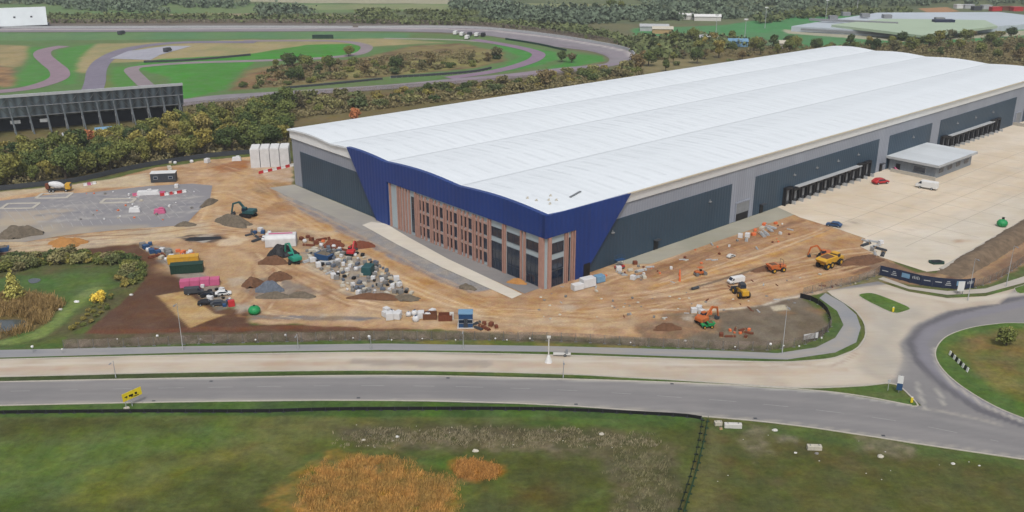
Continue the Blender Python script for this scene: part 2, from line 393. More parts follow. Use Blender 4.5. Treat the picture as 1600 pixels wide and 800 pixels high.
# --- brown topsoil
pp('g',[(-80,392),(100,391),(195,381),(215,378),(250,400),(300,450),(340,483),(388,482),(392,508),(600,512),(600,535),(380,536),(120,540),(150,505),(200,465),(226,440),(230,415),(205,398),(0,398),(-80,400)],(98,70,54),.5,.6,6,(110,80,60),1,9)
pl('g',[(140,520),(260,516),(400,512),(640,512)],(118,78,56),2.,.8,.5)
# --- the tan site
pp('g',[(-80,306),(0,302),(100,290),(170,281),(240,262),(330,250),(400,243),(455,250),(460,300),(850,430),(930,405),(1225,326),(1260,340),(1370,372),(1395,415),(1330,447),(1240,472),(1190,500),(1010,512),(1010,530),(860,524),(600,512),(395,505),(420,490),(390,478),(340,480),(215,378),(100,391),(-80,394)],(204,170,132),.5,.8,6,(178,142,106),1,4)
pp('g',[(-80,306),(100,291),(230,270),(240,290),(100,296),(-80,318)],(208,190,160),.8,.6,6,(196,176,146),.9,6)
pp('g',[(-80,372),(60,376),(250,352),(330,345),(320,368),(205,381),(100,391),(-80,394)],(206,184,150),1,.8,6,(190,172,146),.9,6)
pp('g',[(320,330),(360,300),(420,300),(430,320),(400,345),(340,350)],(186,148,106),2,1,6,None,.6)
pl('g',[(380,262),(420,300),(480,335),(560,385),(640,440),(760,480),(900,500)],(186,144,96),9,1.5,1,8,(202,164,116),.9,4)
pl('g',[(330,345),(335,310),(352,290),(385,270)],(206,172,128),5,1,1,8,None,.7)
pl('g',[(345,350),(420,356),(520,365)],(208,188,156),3,.8,.8,8,None,.6)
pp('g',[(330,262),(370,250),(400,252),(372,268),(345,270)],(166,108,66),1.2,1,4,None,.8)
pp('g',[(385,255),(455,250),(460,285),(400,280)],(212,192,172),1.2,1,5,(190,160,130),.8,4)
pp('g',[(400,285),(460,288),(480,305),(440,310),(400,300)],(150,122,92),1.5,1,5,(170,140,104),.8,3)
pp('g',[(240,420),(340,395),(420,400),(430,440),(400,470),(350,475),(330,440)],(188,156,118),3,1.5,6,(198,168,130),.8,5)
pp('g',[(392,480),(430,488),(560,488),(700,488),(820,492),(1000,500),(1000,512),(700,505),(392,502)],(206,182,150),1.2,.8,5,(190,158,120),.8,5)
pl('g',[(1000,488),(800,488),(640,476),(560,470),(520,452),(490,425),(452,412)],(206,172,130),3.5,1.2,.8,6,None,.8)
pl('g',[(560,462),(528,440),(500,420),(455,405)],(186,142,98),3.,1,.8,6,None,.8)
# car park spoil, storage ground
pp('g',[(470,395),(520,378),(575,400),(610,430),(650,462),(600,470),(545,465),(505,430),(480,412)],(150,144,140),1.2,1.2,4,(176,160,136),.95,1.8)
pp('g',[(380,358),(470,360),(540,385),(480,392),(420,380)],(158,140,120),1.5,1.2,4,(184,152,118),.85,2)
pp('g',[(395,492),(560,494),(600,498),(560,501),(392,499)],(128,128,134),.5,.4,4,(150,130,110),.95,3)
pp('g',[(218,380),(262,388),(310,420),(355,462),(368,478),(340,484),(280,436)],(164,154,142),.8,.6,4,(130,122,114),.95,3)
pp('g',[(245,462),(288,455),(336,490),(352,492),(297,512)],(196,164,114),.3,.2,5,(180,146,98),1,3)
pp('g',[(278,370),(300,366),(340,366),(358,372),(330,379),(296,378)],(110,88,72),.6,.5,3,(84,78,76),.9,2)
pp('g',[(300,376),(306,370),(325,369),(330,374),(318,379)],(178,174,166),.3,.4,3,None,.9)
pp('g',[(385,436),(440,436),(500,450),(495,466),(420,468),(385,455)],(160,146,128),1,1,4,(140,128,118),.9,2)
# office front: grey kerb band, apron
pp('g',[(430,300),(470,296),(580,352),(700,410),(770,452),(740,458),(640,415),(520,350),(450,318)],(164,158,150),.6,.6,5,(148,148,150),.95,2.5)
pl('g',[(450,315),(540,362),(640,412),(735,455)],(126,132,146),2.6,.5,.5,5,(158,152,146),.95,1.5)
pp('g',[(730,455),(800,468),(850,458),(880,470),(800,486),(740,470)],(176,140,102),1,1,4,(190,152,112),.8,3)
# right site: benches, trench, spoil
pp('g',[(1235,332),(1310,358),(1345,372),(1300,372),(1200,392),(1040,430),(985,440),(1000,420),(1130,372)],(176,136,102),1,.9,5,(192,154,114),.9,5)
pl('g',[(1250,345),(1150,382),(1010,425)],(134,100,76),2,.6,.5,5,(160,120,86),.85,4)
pl('g',[(1300,360),(1200,398),(1095,428),(1020,452)],(202,158,104),3,.8,.6,6,None,.9)
pl('g',[(1330,365),(1230,402),(1150,430),(1060,460)],(198,168,128),2.2,.6,.5,6,None,.8)
pp('g',[(1290,360),(1300,357),(1250,378),(1230,384)],(136,122,110),.3,.3,4,None,.9)
pp('g',[(1270,375),(1370,366),(1400,400),(1330,440),(1250,440),(1220,410)],(192,152,108),2,1.4,6,(176,136,98),.85,5)
pp('g',[(1300,405),(1385,395),(1372,432),(1300,424)],(118,84,60),1.6,1.2,4,(142,104,74),.9,3)
pl('g',[(1380,418),(1340,440),(1250,462),(1190,478)],(196,178,156),2,.5,.6,5,(160,140,120),.85,2)
pl('g',[(1020,484),(1120,484),(1190,478),(1250,462)],(216,204,186),.9,.3,.3,5,None,.9)
pp('g',[(1040,490),(1150,486),(1220,470),(1258,466),(1285,486),(1295,508),(1270,532),(1200,542),(1100,536),(1010,520)],(132,120,104),.8,.9,5,(116,102,86),.95,3)
pp('g',[(1010,500),(1060,492),(1120,500),(1130,522),(1040,522)],(178,136,96),1.2,1,4,(150,120,90),.8,2)
pp('g',[(1205,478),(1225,476),(1232,484),(1210,486)],(208,196,170),.4,.3,3,None,.9)
for y0 in (452,462,470,480,492): pl('g',[(880,y0+6),(980,y0+2),(1080,y0-8),(1200,y0-40)],(170,130,92),1.,.6,.7,7,None,.5)
for q in range(9):
    y0=452+q*5; pl('g',[(700+q*8,y0+8),(830,y0+16),(960,y0+8),(1060,y0-10)],(208,172,130) if q%2 else (172,132,92),.55,.4,.8,9,None,.5)
for q in range(5): pl('g',[(392+q*5,282+q),(432+q*4,312),(520+q*6,362-q),(640+q*7,436-q*3),(760,478-q*3)],(172,132,92) if q%2 else (206,170,128),.6,.4,.6,9,None,.6)
for q in range(5): pl('g',[(1360,392+q*8),(1250,420+q*7),(1120,452+q*6),(1010,476+q*4)],(208,166,118) if q%2 else (164,122,84),.6,.4,.7,9,None,.55)
random.seed(4)
ROUTES=[[(300,300),(380,300),(470,338),(560,388),(640,440),(760,482),(900,490),(1010,490)],[(230,270),(330,258),(385,272),(430,310)],[(340,300),(335,345),(400,352),(520,366)],[(330,410),(400,400),(420,430),(400,470),(450,480)],[(1380,400),(1280,420),(1150,446),(1000,470),(900,486)],[(1250,352),(1130,388),(1010,430),(930,450)],[(1360,385),(1250,400),(1120,430),(1000,458)],[(450,410),(520,440),(560,470),(640,482),(760,492)],[(0,385),(100,378),(250,366),(400,352)]]
for q in range(64):
    r0=random.choice(ROUTES); ox,oy=random.gauss(0,16),random.gauss(0,9); i0=random.randrange(len(r0)-2); i1=random.randrange(i0+2,len(r0)+1)
    P_=[(x+ox+random.gauss(0,7),y+oy+random.gauss(0,3)) for x,y in r0[i0:i1]]
    cc=random.choice([(164,124,88),(150,114,84),(224,198,164),(216,186,148),(172,132,96)]); kk=random.uniform(.45,.85); wd=random.uniform(.35,.7)
    for o_ in (0,1.9): pl('g',[(x,y+o_*3.6) for x,y in P_],cc,wd,.3,.5,9,None,kk)
for q in range(60):
    x0,y0=random.uniform(300,1330),random.uniform(300,505)
    rr=random.uniform(6,26); pp('g',[(x0+rr*math.cos(a)*random.uniform(.6,1.3),y0+rr*.4*math.sin(a)*random.uniform(.6,1.3)) for a in (0,1,2,3,4,5)] if (y0>330 or x0<450) and not (560<x0<1230 and y0<470) else [(2000,900),(2001,900),(2001,901)],random.choice([(150,112,82),(222,200,168),(168,128,92),(196,186,170)]),1.,1.2,3,None,random.uniform(.4,.8))
pl('g',[(1080,452),(1180,420)],(100,84,74),1.,.3,.2,5,None,.8)
# banks beyond the yard on the right
pp('g',[(1345,405),(1385,404),(1430,425),(1470,426),(1560,380),(1600,355),(1800,270),(1800,400),(1600,412),(1560,440),(1500,452),(1380,440)],(136,108,86),.6,.6,5,(158,130,102),1,5)
pl('g',[(1482,438),(1540,405),(1620,355),(1800,270)],(112,92,76),4,.6,.4,5,(128,104,84),.9,3)
pl('g',[(1470,432),(1530,398),(1620,345)],(176,148,116),2,.5,.4,5,None,.9)
pl('g',[(1490,447),(1560,405),(1640,368)],(172,140,106),2.4,.6,.5,5,None,.8)
pp('g',[(990,506),(1060,498),(1075,520),(1060,538),(1000,531)],(166,132,102),.8,.8,4,(140,116,92),1,2)
# grass verges between paths
pp('g',[(-80,540),(0,538),(300,535),(600,530),(860,534),(1100,541),(1210,548),(1270,538),(1300,512),(1298,492),(1280,470),(1262,462),(1300,455),(1330,490),(1345,520),(1330,548),(1290,562),(1200,600),(1440,640),(860,606),(-80,606)],(92,106,54),.4,.3,5,(78,104,50),1,3)
pp('g',[(640,530),(860,532),(1000,540),(1000,548),(860,543),(660,540)],(134,120,62),.8,.6,5,(92,106,52),.85,4)
pp('g',[(-80,585),(600,582),(860,588),(1060,598),(1060,604),(600,592),(-80,602)],(66,76,44),.4,.2,5,None,.8)
pp('g',[(1040,600),(1240,604),(1390,600),(1440,636),(1200,612)],(84,110,50),.4,.2,5,(92,104,56),1,3)
pp('g',[(1365,430),(1380,445),(1440,460),(1530,452),(1600,420),(1700,380),(1700,430),(1530,470),(1430,470),(1370,455),(1300,462)],(86,112,54),.5,.3,5,(96,102,62),1,3)
pp('g',[(1290,455),(1330,440),(1380,425),(1390,440),(1330,458),(1300,468)],(110,112,72),.8,.6,4,(140,126,96),.8,2)
pp('g',[(110,522),(300,520),(600,516),(860,523),(1100,534),(1200,545),(1200,550),(860,534),(600,531),(300,537),(100,545)],(114,100,84),.4,.5,5,(92,92,62),.85,2)
# --- ground behind: tree belt floor
pp('g',[(-80,240),(150,225),(300,195),(450,170),(460,236),(400,238),(330,246),(240,258),(165,275),(100,286),(0,298),(-80,305)],(80,80,50),1,1,6,(96,86,56),1,5)
YS=342.
def hnear(x,y):
    return .05*(fbm(x,y,5.,7)-.5)*2
def pick(cx,cy):
    fence=GP([(-120,306),(0,302),(100,290),(170,281),(240,262),(330,250),(400,243),(455,246),(560,240),(1000,200),(1800,200),(1800,430),(1600,412),(1530,452),(1440,458),(1370,432),(1300,452),(1255,463),(1295,495),(1290,520),(1260,536),(1150,545),(860,530),(600,524),(300,530),(120,538),(150,505),(200,465),(226,440),(230,415),(205,396),(-120,396)])
    a=poly_sd(cx,cy,fence)<0; b=G(800,606)[1]; c=(cy<G(800,640)[1])&~a
    return [('construction_ground',a),('field',c),('ground',~a&~c)]
outs=grid('ground',-230,300,108,YS,.55,'g',GR,(100,104,58),{'construction_ground':M['soilground'],'field':M['field'],'ground':M['field']},0.,hnear,pick=pick)
# --- far land
Gf='f'
pp(Gf,[(-400,-30),(2200,-30),(2200,45),(1000,38),(600,30),(-400,40)],(112,120,86),8,6,40,(98,108,78),1,60)
pp(Gf,[(-100,7),(300,5),(700,6),(750,10),(700,16),(300,24),(-100,22)],(102,130,82),4,3,30,(116,134,88),1,40)
pp(Gf,[(380,-8),(700,-6),(790,3),(700,6),(500,5),(380,2)],(170,166,140),4,3,30)
pp(Gf,[(440,8),(800,5),(1020,7),(1020,15),(820,18),(600,14),(440,17)],(128,144,98),4,3,30,(146,148,108),.9,40)
pp(Gf,[(240,22),(420,20),(560,24),(560,28),(300,30),(200,32)],(176,160,130),3,3,20,(120,106,86),.8,15)
pp(Gf,[(-100,30),(200,32),(700,30),(980,60),(1000,88),(940,70),(840,55),(600,43),(-100,45)],(108,94,80),2,2,15,(116,108,80),.9,15)
pp(Gf,[(-100,37),(600,36),(760,40),(900,56),(880,60),(760,46),(600,42),(-100,44)],(128,122,118),1.5,1,15,(112,104,98),.8,12)
# infield
pp(Gf,[(-100,50),(600,49),(760,56),(860,73),(938,86),(948,95),(900,104),(800,114),(600,132),(400,145),(250,160),(-100,180)],(96,128,74),2,1,15,(104,124,76),1,25)
pp(Gf,[(-100,52),(500,50),(640,52),(640,62),(400,60),(200,62),(-100,64)],(92,134,90),2,1,15,(104,138,88),1,30)
pp(Gf,[(-50,68),(46,72),(40,102),(22,106),(-50,96)],(168,150,108),2,1.5,12,(150,138,96),1,12)
pp(Gf,[(-20,98),(22,106),(30,130),(8,137),(-20,130)],(162,130,92),1.5,2,9,(118,94,70),1,6)
pp(Gf,[(150,68),(260,66),(400,62),(600,60),(700,66),(560,74),(540,90),(400,90),(300,96),(250,96),(170,98),(135,115),(118,112),(124,86)],(168,154,112),1.5,1.5,12,(150,146,100),1,14)
pp(Gf,[(45,74),(70,72),(62,90),(84,110),(88,124),(60,132),(22,136),(30,112),(42,100)],(80,142,62),1.5,1,12,(88,134,66),1,15)
pp(Gf,[(88,78),(150,68),(128,88),(118,100),(120,130),(98,132),(104,112),(84,92)],(82,138,62),1.5,1,12,None,1)
pp(Gf,[(250,92),(380,86),(480,70),(555,68),(572,76),(560,84),(480,92),(400,96),(380,108),(350,140),(290,155),(270,150),(262,120),(200,104)],(74,146,52),1.2,1,12,(80,136,56),1,18)
pp(Gf,[(175,104),(198,104),(215,130),(190,140),(172,128)],(86,138,62),1.2,1,12)
pp(Gf,[(145,112),(172,118),(178,145),(130,145)],(116,124,64),2,1,12,None,.8)
pp(Gf,[(362,142),(380,112),(420,102),(560,92),(640,72),(720,68),(790,82),(790,96),(740,106),(640,116),(560,124),(460,134),(390,140)],(140,128,84),1.5,2,12,(116,96,70),1,10)
pp(Gf,[(640,96),(760,80),(790,92),(740,104),(600,118),(520,122),(540,110)],(150,146,86),1.5,2,12,(128,120,76),.9,8)
pp(Gf,[(380,118),(440,106),(440,128),(370,138)],(134,92,70),1.5,2,8,(150,124,84),.8,6)
pp(Gf,[(760,66),(820,72),(868,82),(872,92),(830,106),(790,112),(740,116),(790,102),(812,88)],(78,142,66),1.2,1,12)
pp(Gf,[(890,84),(940,88),(945,95),(900,104),(850,108),(880,98)],(78,138,62),1.2,1,12)
# outer banks and belt behind the warehouse
pp(Gf,[(-100,215),(150,175),(300,160),(440,148),(600,138),(800,124),(960,108),(1000,95),(1060,60),(1300,70),(1600,60),(2200,60),(2200,400),(-100,400)],(104,100,62),2,2,14,(122,108,72),1,12)
pp(Gf,[(300,166),(600,146),(800,132),(960,114),(960,122),(800,142),(600,158),(300,178)],(126,98,70),2,2,12,(116,112,66),.9,9)
pp(Gf,[(1000,96),(1060,88),(1150,100),(1080,112),(1000,120)],(150,138,100),2,2,12,(120,116,78),.8,9)
pp(Gf,[(990,44),(1120,40),(1230,26),(1400,22),(1620,28),(2000,30),(2000,52),(1600,60),(1420,70),(1240,76),(1160,66),(1080,58),(990,56)],(88,136,88),2,2,20,(80,142,86),1,30)
pp(Gf,[(1435,13),(1480,11),(1500,18),(1450,21)],(176,136,100),1.5,1,12)
pp(Gf,[(1225,46),(1420,60),(1620,46),(1620,54),(1420,66),(1225,52)],(190,180,160),1,1,12,None,.8)
grid('far_ground',-640,760,YS,1120,2.4,'f',(110,110,82),(118,116,84),M['far'],0.)
mb=MB(); n=64
for i in range(n):
    a=2*PI*i/n;b=2*PI*(i+1)/n
    mb.add([(0,-2000*0,-.6),(7000*math.cos(a),7000*math.sin(a),-.6),(7000*math.cos(b),7000*math.sin(b),-.6)],[(0,1,2)])
hz=plain('distant land',rgb(108,116,84),.95,var=.3,scale=.01)
tag(mb.build('distant_ground',hz),kind='structure')
# ---------------------------------------------------------------- roads
ASPH=(143,140,139)
pl('r',[(-60,590),(600,584)],(150,148,148),.1)
pl('r',[(1700,700),(1530,640),(1470,600),(1436,565),(1424,535),(1440,512),(1490,490),(1620,458)],(100,98,104),2.0,.35,.08,8,None,.85)
pl('r',[(1700,690),(1530,628),(1478,592),(1446,560),(1438,535),(1456,514),(1500,496),(1620,470)],(136,134,142),2.6,.4,.08,8,None,.8)
P_main=GP([(-120,600),(0,597),(300,591),(600,587),(860,592),(1100,600),(1300,613),(1425,634),(1440,634),(1404,602),(1387,599),(1330,604),(1240,606),(1100,597),(1000,591),(860,584),(600,579),(300,582),(0,589),(-120,592),(-120,566),(0,562),(300,555),(600,551),(860,555),(1050,561),(1220,566),(1300,560),(1338,545),(1352,525),(1350,505),(1335,485),(1300,462),(1292,455),(1330,447),(1372,440),(1420,456),(1480,466),(1540,463),(1600,447),(1700,410),(1900,440),(1900,760),(1600,718),(1450,696),(1250,666),(1100,651),(860,633),(600,626),(300,628),(0,634),(-120,638)])
DUST=(202,190,172)
pp('r',[(-160,566),(0,562),(300,555),(600,551),(860,555),(1050,561),(1220,566),(1300,560),(1338,545),(1352,525),(1350,505),(1335,485),(1285,455),(1420,440),(1600,440),(1560,475),(1480,486),(1425,510),(1405,535),(1410,560),(1400,590),(1380,600),(1240,606),(600,582),(-160,594)],DUST,.5,.2,6,(190,176,158),1,7)
pp('r',[(1350,470),(1440,480),(1420,510),(1400,540),(1410,575),(1390,596),(1330,580),(1355,545),(1365,510)],(176,170,160),2.5,1,6,(190,182,168),.85,6)
pp('r',[(1300,560),(1345,545),(1340,580),(1385,598),(1240,606),(1200,585)],(208,196,178),1.5,1,6,None,.7)
pl('r',[(-60,578),(300,570),(600,566),(860,571),(1100,580),(1240,584),(1320,580)],(188,164,142),1.8,.6,.7,12,(202,186,166),.75,8)
pl('r',[(0,571),(300,563),(600,559),(860,563),(1240,574),(1320,566)],(212,202,188),.9,.3,.3,12,None,.7)
pl('r',[(560,566),(760,570)],(150,144,138),2.2,.6,.8,6,None,.55)
pl('r',[(1040,575),(1300,572),(1340,552)],(170,150,132),.7,.25,.3,6,None,.6)
pl('r',[(-60,590),(300,584),(600,580),(860,586),(1060,595)],(206,200,188),.8,.2,.1,12,None,.8)
for yo in (0,9,17,26): pl('r',[(-60,606+yo),(300,600+yo),(600,597+yo),(860,601+yo),(1100,613+yo),(1300,630+yo),(1440,648+yo),(1600,680+yo)],(130,128,128) if yo%2 else (150,147,145),1.,.5,.3,14,None,.55)
pl('r',[(-60,596),(300,592),(600,588),(860,593),(1100,601),(1300,614),(1425,635)],(178,176,168),.6,.2,.1,12,None,.9)
pl('r',[(-60,632),(300,626),(600,624),(860,630),(1100,648),(1250,663),(1450,693),(1600,715)],(176,170,158),.5,.3,.2,12,None,.7)
pl('r',[(1462,545),(1466,572),(1490,600),(1540,634),(1600,660),(1700,695)],(186,180,170),.9,.3,.2,12,None,.8)
for a in ([(1432,600),(1445,640)],[(1462,606),(1474,632)]): pl('r',a,(186,182,172),.6,.3,.3,8,None,.7)
pl('r',[(1442,640),(1500,650),(1560,665)],(184,178,166),.7,.5,.4,8,None,.6)
pl('r',[(1380,452),(1500,472),(1600,458)],(214,206,190),2,.8,.4,8,None,.6)
def uniq(P):
    o=[]
    for p in P:
        if not o or math.hypot(p[0]-o[-1][0],p[1]-o[-1][1])>.05:o.append(p)
    return o
flat('road',uniq(P_main),.05,M['road'],'r',ASPH,(134,132,132),.8)
# green verge hump between the two carriageways and the splitter islands
# footway
PATCH['p']=[]
pl('p',[(-60,553),(600,541),(860,545)],(140,142,148),1.,.4,.3,9,None,.5)
pl('p',[(860,547),(1100,552),(1240,556),(1310,540),(1332,515)],(172,164,152),1.6,.6,.3,9,None,.6)
P_foot=GP([(-120,551),(0,547),(300,541),(600,537),(860,541),(1100,547),(1215,552),(1275,543),(1305,528),(1318,508),(1308,486),(1280,466),(1290,458),(1318,474),(1338,492),(1345,512),(1338,535),(1305,551),(1230,562),(1050,557),(860,550),(600,547),(300,551),(0,559),(-120,563)])
flat('footway',uniq(P_foot),.04,M['road'],'p',(160,158,156),(150,152,156),1.6)
P_f2=GP([(1372,436),(1420,452),(1480,461),(1540,458),(1600,442),(1700,405),(1700,395),(1600,432),(1540,451),(1480,455),(1420,448),(1380,433)])
flat('footpath',uniq(P_f2),.058,M['road'],'p',(190,182,170),None,1.6)
# kerbs
kc=M['concrete']
kerb('kerb',smooth_poly(GP([(-120,638),(0,634),(300,628),(600,626),(860,633),(1100,651),(1250,666),(1450,696),(1600,718),(1800,746)]),6,False),kc)
kerb('kerb',smooth_poly(GP([(-120,600),(0,597),(300,591),(600,587),(860,592),(1100,600),(1300,613),(1425,634)]),6,False),kc)
kerb('kerb',smooth_poly(GP([(-120,592),(0,589),(300,582),(600,579),(860,584),(1000,591),(1100,597),(1240,606),(1330,604),(1387,599)]),6,False),kc)
kerb('kerb',smooth_poly(GP([(-120,566),(0,562),(300,555),(600,551),(860,555),(1050,561),(1220,566),(1300,560),(1338,545),(1352,525),(1350,505),(1335,485),(1300,462)]),6,False),kc)
kerb('kerb',smooth_poly(GP([(1387,599),(1404,603),(1425,622),(1434,634),(1425,635)]),4,False),kc)
# roundabout island
PATCH['i']=[]
isl=[(1600,506),(1550,508),(1510,515),(1478,528),(1463,548),(1468,570),(1495,598),(1545,630),(1600,654),(1680,680),(1800,690),(1900,640),(1880,560),(1760,515)]
pp('i',[(1620,512),(1560,514),(1520,524),(1492,542),(1486,556),(1510,570),(1530,590),(1560,616),(1620,640),(1800,650),(1800,530)],(108,112,56),1.5,1,5,(120,106,62),1,3.5)
pp('i',[(1500,535),(1560,520),(1600,520),(1600,545),(1540,550),(1516,560)],(132,108,66),1.5,1,4,(112,110,60),.8,3)
pp('i',[(1530,575),(1575,585),(1580,610),(1550,606)],(134,128,68),1.5,1,4,None,.6)
IP=smooth_poly(GP(isl),5)
flat('roundabout_island',IP,.16,M['field'],'i',(82,110,48),(90,114,54),1.2)
kerb('kerb',IP,kc,.3,.0,.15,True); kerb('kerb',IP,kc,.5,.14,0,True)
for nm,pts in (('splitter_island',[(1343,463),(1352,459),(1368,460),(1400,472),(1421,482),(1412,487),(1396,489),(1370,478)]),('splitter_island',[(1586,452),(1600,446),(1680,420),(1680,430),(1604,458)])):
    q=smooth_poly(GP(pts),4); flat(nm,q,.13,M['field'],'i',(84,112,50),(96,120,56),1.2); kerb('kerb',q,kc,.3,.12,0,True)
# lane marks on the near road
mb=MB()
wm=plain('worn white road paint',rgb(172,171,168),.8,var=.2,scale=2)
ln=smooth_poly(GP([(-60,614),(0,612),(300,606),(600,603),(860,609),(1100,624),(1250,638),(1400,658),(1560,690)]),24,False)
acc=0
for a,b in zip(ln[:-1],ln[1:]):
    d=Vector((b[0]-a[0],b[1]-a[1])); acc+=d.length
    if (acc%9)<4 and d.length>.2:
        n_=Vector((-d.y,d.x)).normalized()*.05
        mb.add([(a[0]+n_.x,a[1]+n_.y,.056),(a[0]-n_.x,a[1]-n_.y,.056),(b[0]-n_.x,b[1]-n_.y,.056),(b[0]+n_.x,b[1]+n_.y,.056)],[(3,2,1,0)])
for c in ([(1440,634),(1420,610)],[(1500,652),(1440,641)]):
    a,b=GP(c)
tag(mb.build('lane_marking',wm),kind='structure')
# ---------------------------------------------------------------- yard concrete, car park, aprons
pp('y',[(1225,325),(1300,300),(1500,250),(1600,230),(1700,230),(1700,300),(1500,330),(1400,340),(1300,350)],(222,206,182),4,2,8,(212,194,168),.8,10)
for q in range(7): pl('y',[(1290+q*26,350+q*10),(1480+q*22,283+q*11),(1700,212+q*16)],(196,182,162) if q%2 else (226,214,194),1.4,.9,.8,12,None,.55)
pp('y',[(1340,385),(1440,360),(1600,300),(1700,290),(1700,320),(1460,420),(1380,402)],(216,208,192),3,2,8,(202,192,174),.7,6)
pl('y',[(1495,378),(1525,376)],(176,140,104),1.,.4,.6,5,None,.8)
pl('y',[(1315,352),(1345,345)],(150,140,128),1.6,.5,.5,5,None,.7)
YP=GP([(1226,326),(1250,340),(1312,359),(1352,373),(1345,386),(1376,402),(1448,425),(1482,421),(1540,386),(1600,347),(1760,262),(1760,150)])
A_=(7.6,199.7); TH=R(41.6); cT,sT=math.cos(TH),math.sin(TH)
def W(x,y): return (A_[0]+x*cT-y*sT, A_[1]+x*sT+y*cT)
YP=GP([(1250,340),(1312,359),(1352,373),(1345,386),(1376,402),(1448,425),(1482,421)])+[W(133,-53),W(200,-52),W(290,-52),W(292,.4),W(93,.4)]
flat('service_yard',YP,.06,M['yardm'],'y',(226,213,194),(216,202,180),2.2)
kerb('kerb',[YP[-5+k] for k in range(0)] or [W(79,-55),W(133,-53.2),W(290,-52.2)],M['concrete'],1.,.35)
PATCH['c']=[]
pp('c',[(-60,345),(60,340),(130,355),(230,352),(250,365),(60,378),(-60,376)],(178,166,146),1.6,1,6,(160,152,142),.85,5)
pp('c',[(0,330),(60,330),(120,326),(60,350),(0,352)],(190,174,150),1.5,1,5,None,.6)
for yy in (304,315,326,337): pl('c',[(60,yy+10),(180,yy+2),(310,yy-7)],(186,182,174) if yy%2 else (122,122,130),1.6,.3,.4,4,(150,147,148),.8,1.2)
for q in range(18): pl('c',[(70+q*14,340),(88+q*13.5,300)],(180,176,170),.35,.15,.1,4,None,.6)
CP=GP([(-60,322),(0,314),(80,304),(150,300),(230,291),(300,287),(332,290),(328,312),(302,338),(290,352),(200,358),(100,368),(40,378),(-60,378)])
flat('car_park',CP,.05,M['road'],'c',(150,147,148),(140,138,142),1.4)
mb=MB()
for row in range(5):
    a0=Vector(G(10+row*6,330+row*7)); a1=Vector(G(318-row*8,296+row*10.)); d=(a1-a0); L=d.length; d.normalize(); nn=Vector((-d.y,d.x))
    k=0
    while k*2.5<L:
        c=a0+d*(k*2.5); 
        if row!=3 or k%9>3: mb.box(c.x,c.y,.055,.16,4.4,.004,math.atan2(d.y,d.x)+.25)
        k+=1
tag(mb.build('parking_bay_marking',wm),kind='structure')
mb=MB(); jm=plain('slab joint',rgb(172,162,148),.9,var=.1)
for k in range(17):
    x=98+k*11.4; a=W(x,-9 if not 152<x<184 else -19); b_=W(x,-51); mb.bar((*a,.066),(*b_,.066),.14,.004)
for y in (-20.5,-31,-41.5):
    a=W(88,y);b_=W(290,y); mb.bar((*a,.0665),(*b_,.0665),.14,.004)
tag(mb.build('slab_joint',jm),kind='structure')
mb=MB()
for cx,cy,w,l in ((32,322,9,5),(85,306,9,5),(185,314,9,4)):
    c=G(cx,cy); 
    for s in (-1,1):
        mb.box(c[0],c[1]+s*l/2,.0,w,1.,.16,.06); mb.box(c[0]+s*w/2,c[1],.0,1.,l,.163,.06)
tag(mb.build('planting_bed_kerb',M['concrete']),kind='structure')
PATCH['a']=[]
# aprons
q=[W(0-8.5,62),W(-.3,62),W(-.3,114),W(-8,116)]
flat('apron',q,.045,M['yardm'],'a',(160,156,150),(172,168,156),1.5)
for k in range(8):
    pass
q=[W(23,-.2),W(95,-.2),W(91,-7.5),W(30,-6.2)]
flat('apron',q,.045,M['yardm'],'a',(172,168,152),(160,158,142),1.5)
q=[W(-6.,.5),W(-.6,.5),W(-.6,61.8),W(-6.,61.8)]
flat('pavement',q,.045,M['yardm'],'a',(146,142,140),(132,130,130),1.5)
# pale concrete foundation strip in front of the offices
q=GP([(566,352),(580,347),(603,350),(640,372),(700,405),(816,460),(800,467),(690,418),(620,382)])
flat('concrete_path',q,.09,M['yardm'],'a',(222,214,198),(212,204,190),1.5)
# ---------------------------------------------------------------- race track far away
PATCH['t']=[]
pl('t',[(-100,47),(400,45),(560,44),(690,45),(770,48),(870,60),(940,72),(978,80),(988,89)],(200,192,188),4,1.2,.3,20,None,.8)
pl('t',[(-100,49),(680,50),(860,68),(930,80),(955,92)],(128,118,126),4,1.5,.3,20,None,.6)
pl('t',[(700,128),(860,112),(960,100)],(150,130,146),6,2,.5,20,None,.6)
o_=[(-160,45),(0,44.5),(400,43.5),(560,42.5),(690,43.5),(770,46.5),(870,58),(940,69.5),(976,77),(990,86),(986,95),(968,101),(930,108),(860,116),(800,123),(700,132),(600,140),(440,151),(340,159),(285,166),(200,174)]
i_=[(-160,51),(0,50.5),(400,49.5),(560,49),(690,51),(770,57),(860,72),(915,79),(940,85),(951,91),(950,97),(938,101),(900,104),(850,109),(795,115.5),(700,124),(600,133),(440,143),(340,149),(280,156),(190,164)]
so=smooth_poly(GP(o_),5,False); si=smooth_poly(GP(i_),5,False)
flat('race_track',so+si[::-1],.12,M['far'],'t',(150,142,148),(142,138,142),4.)
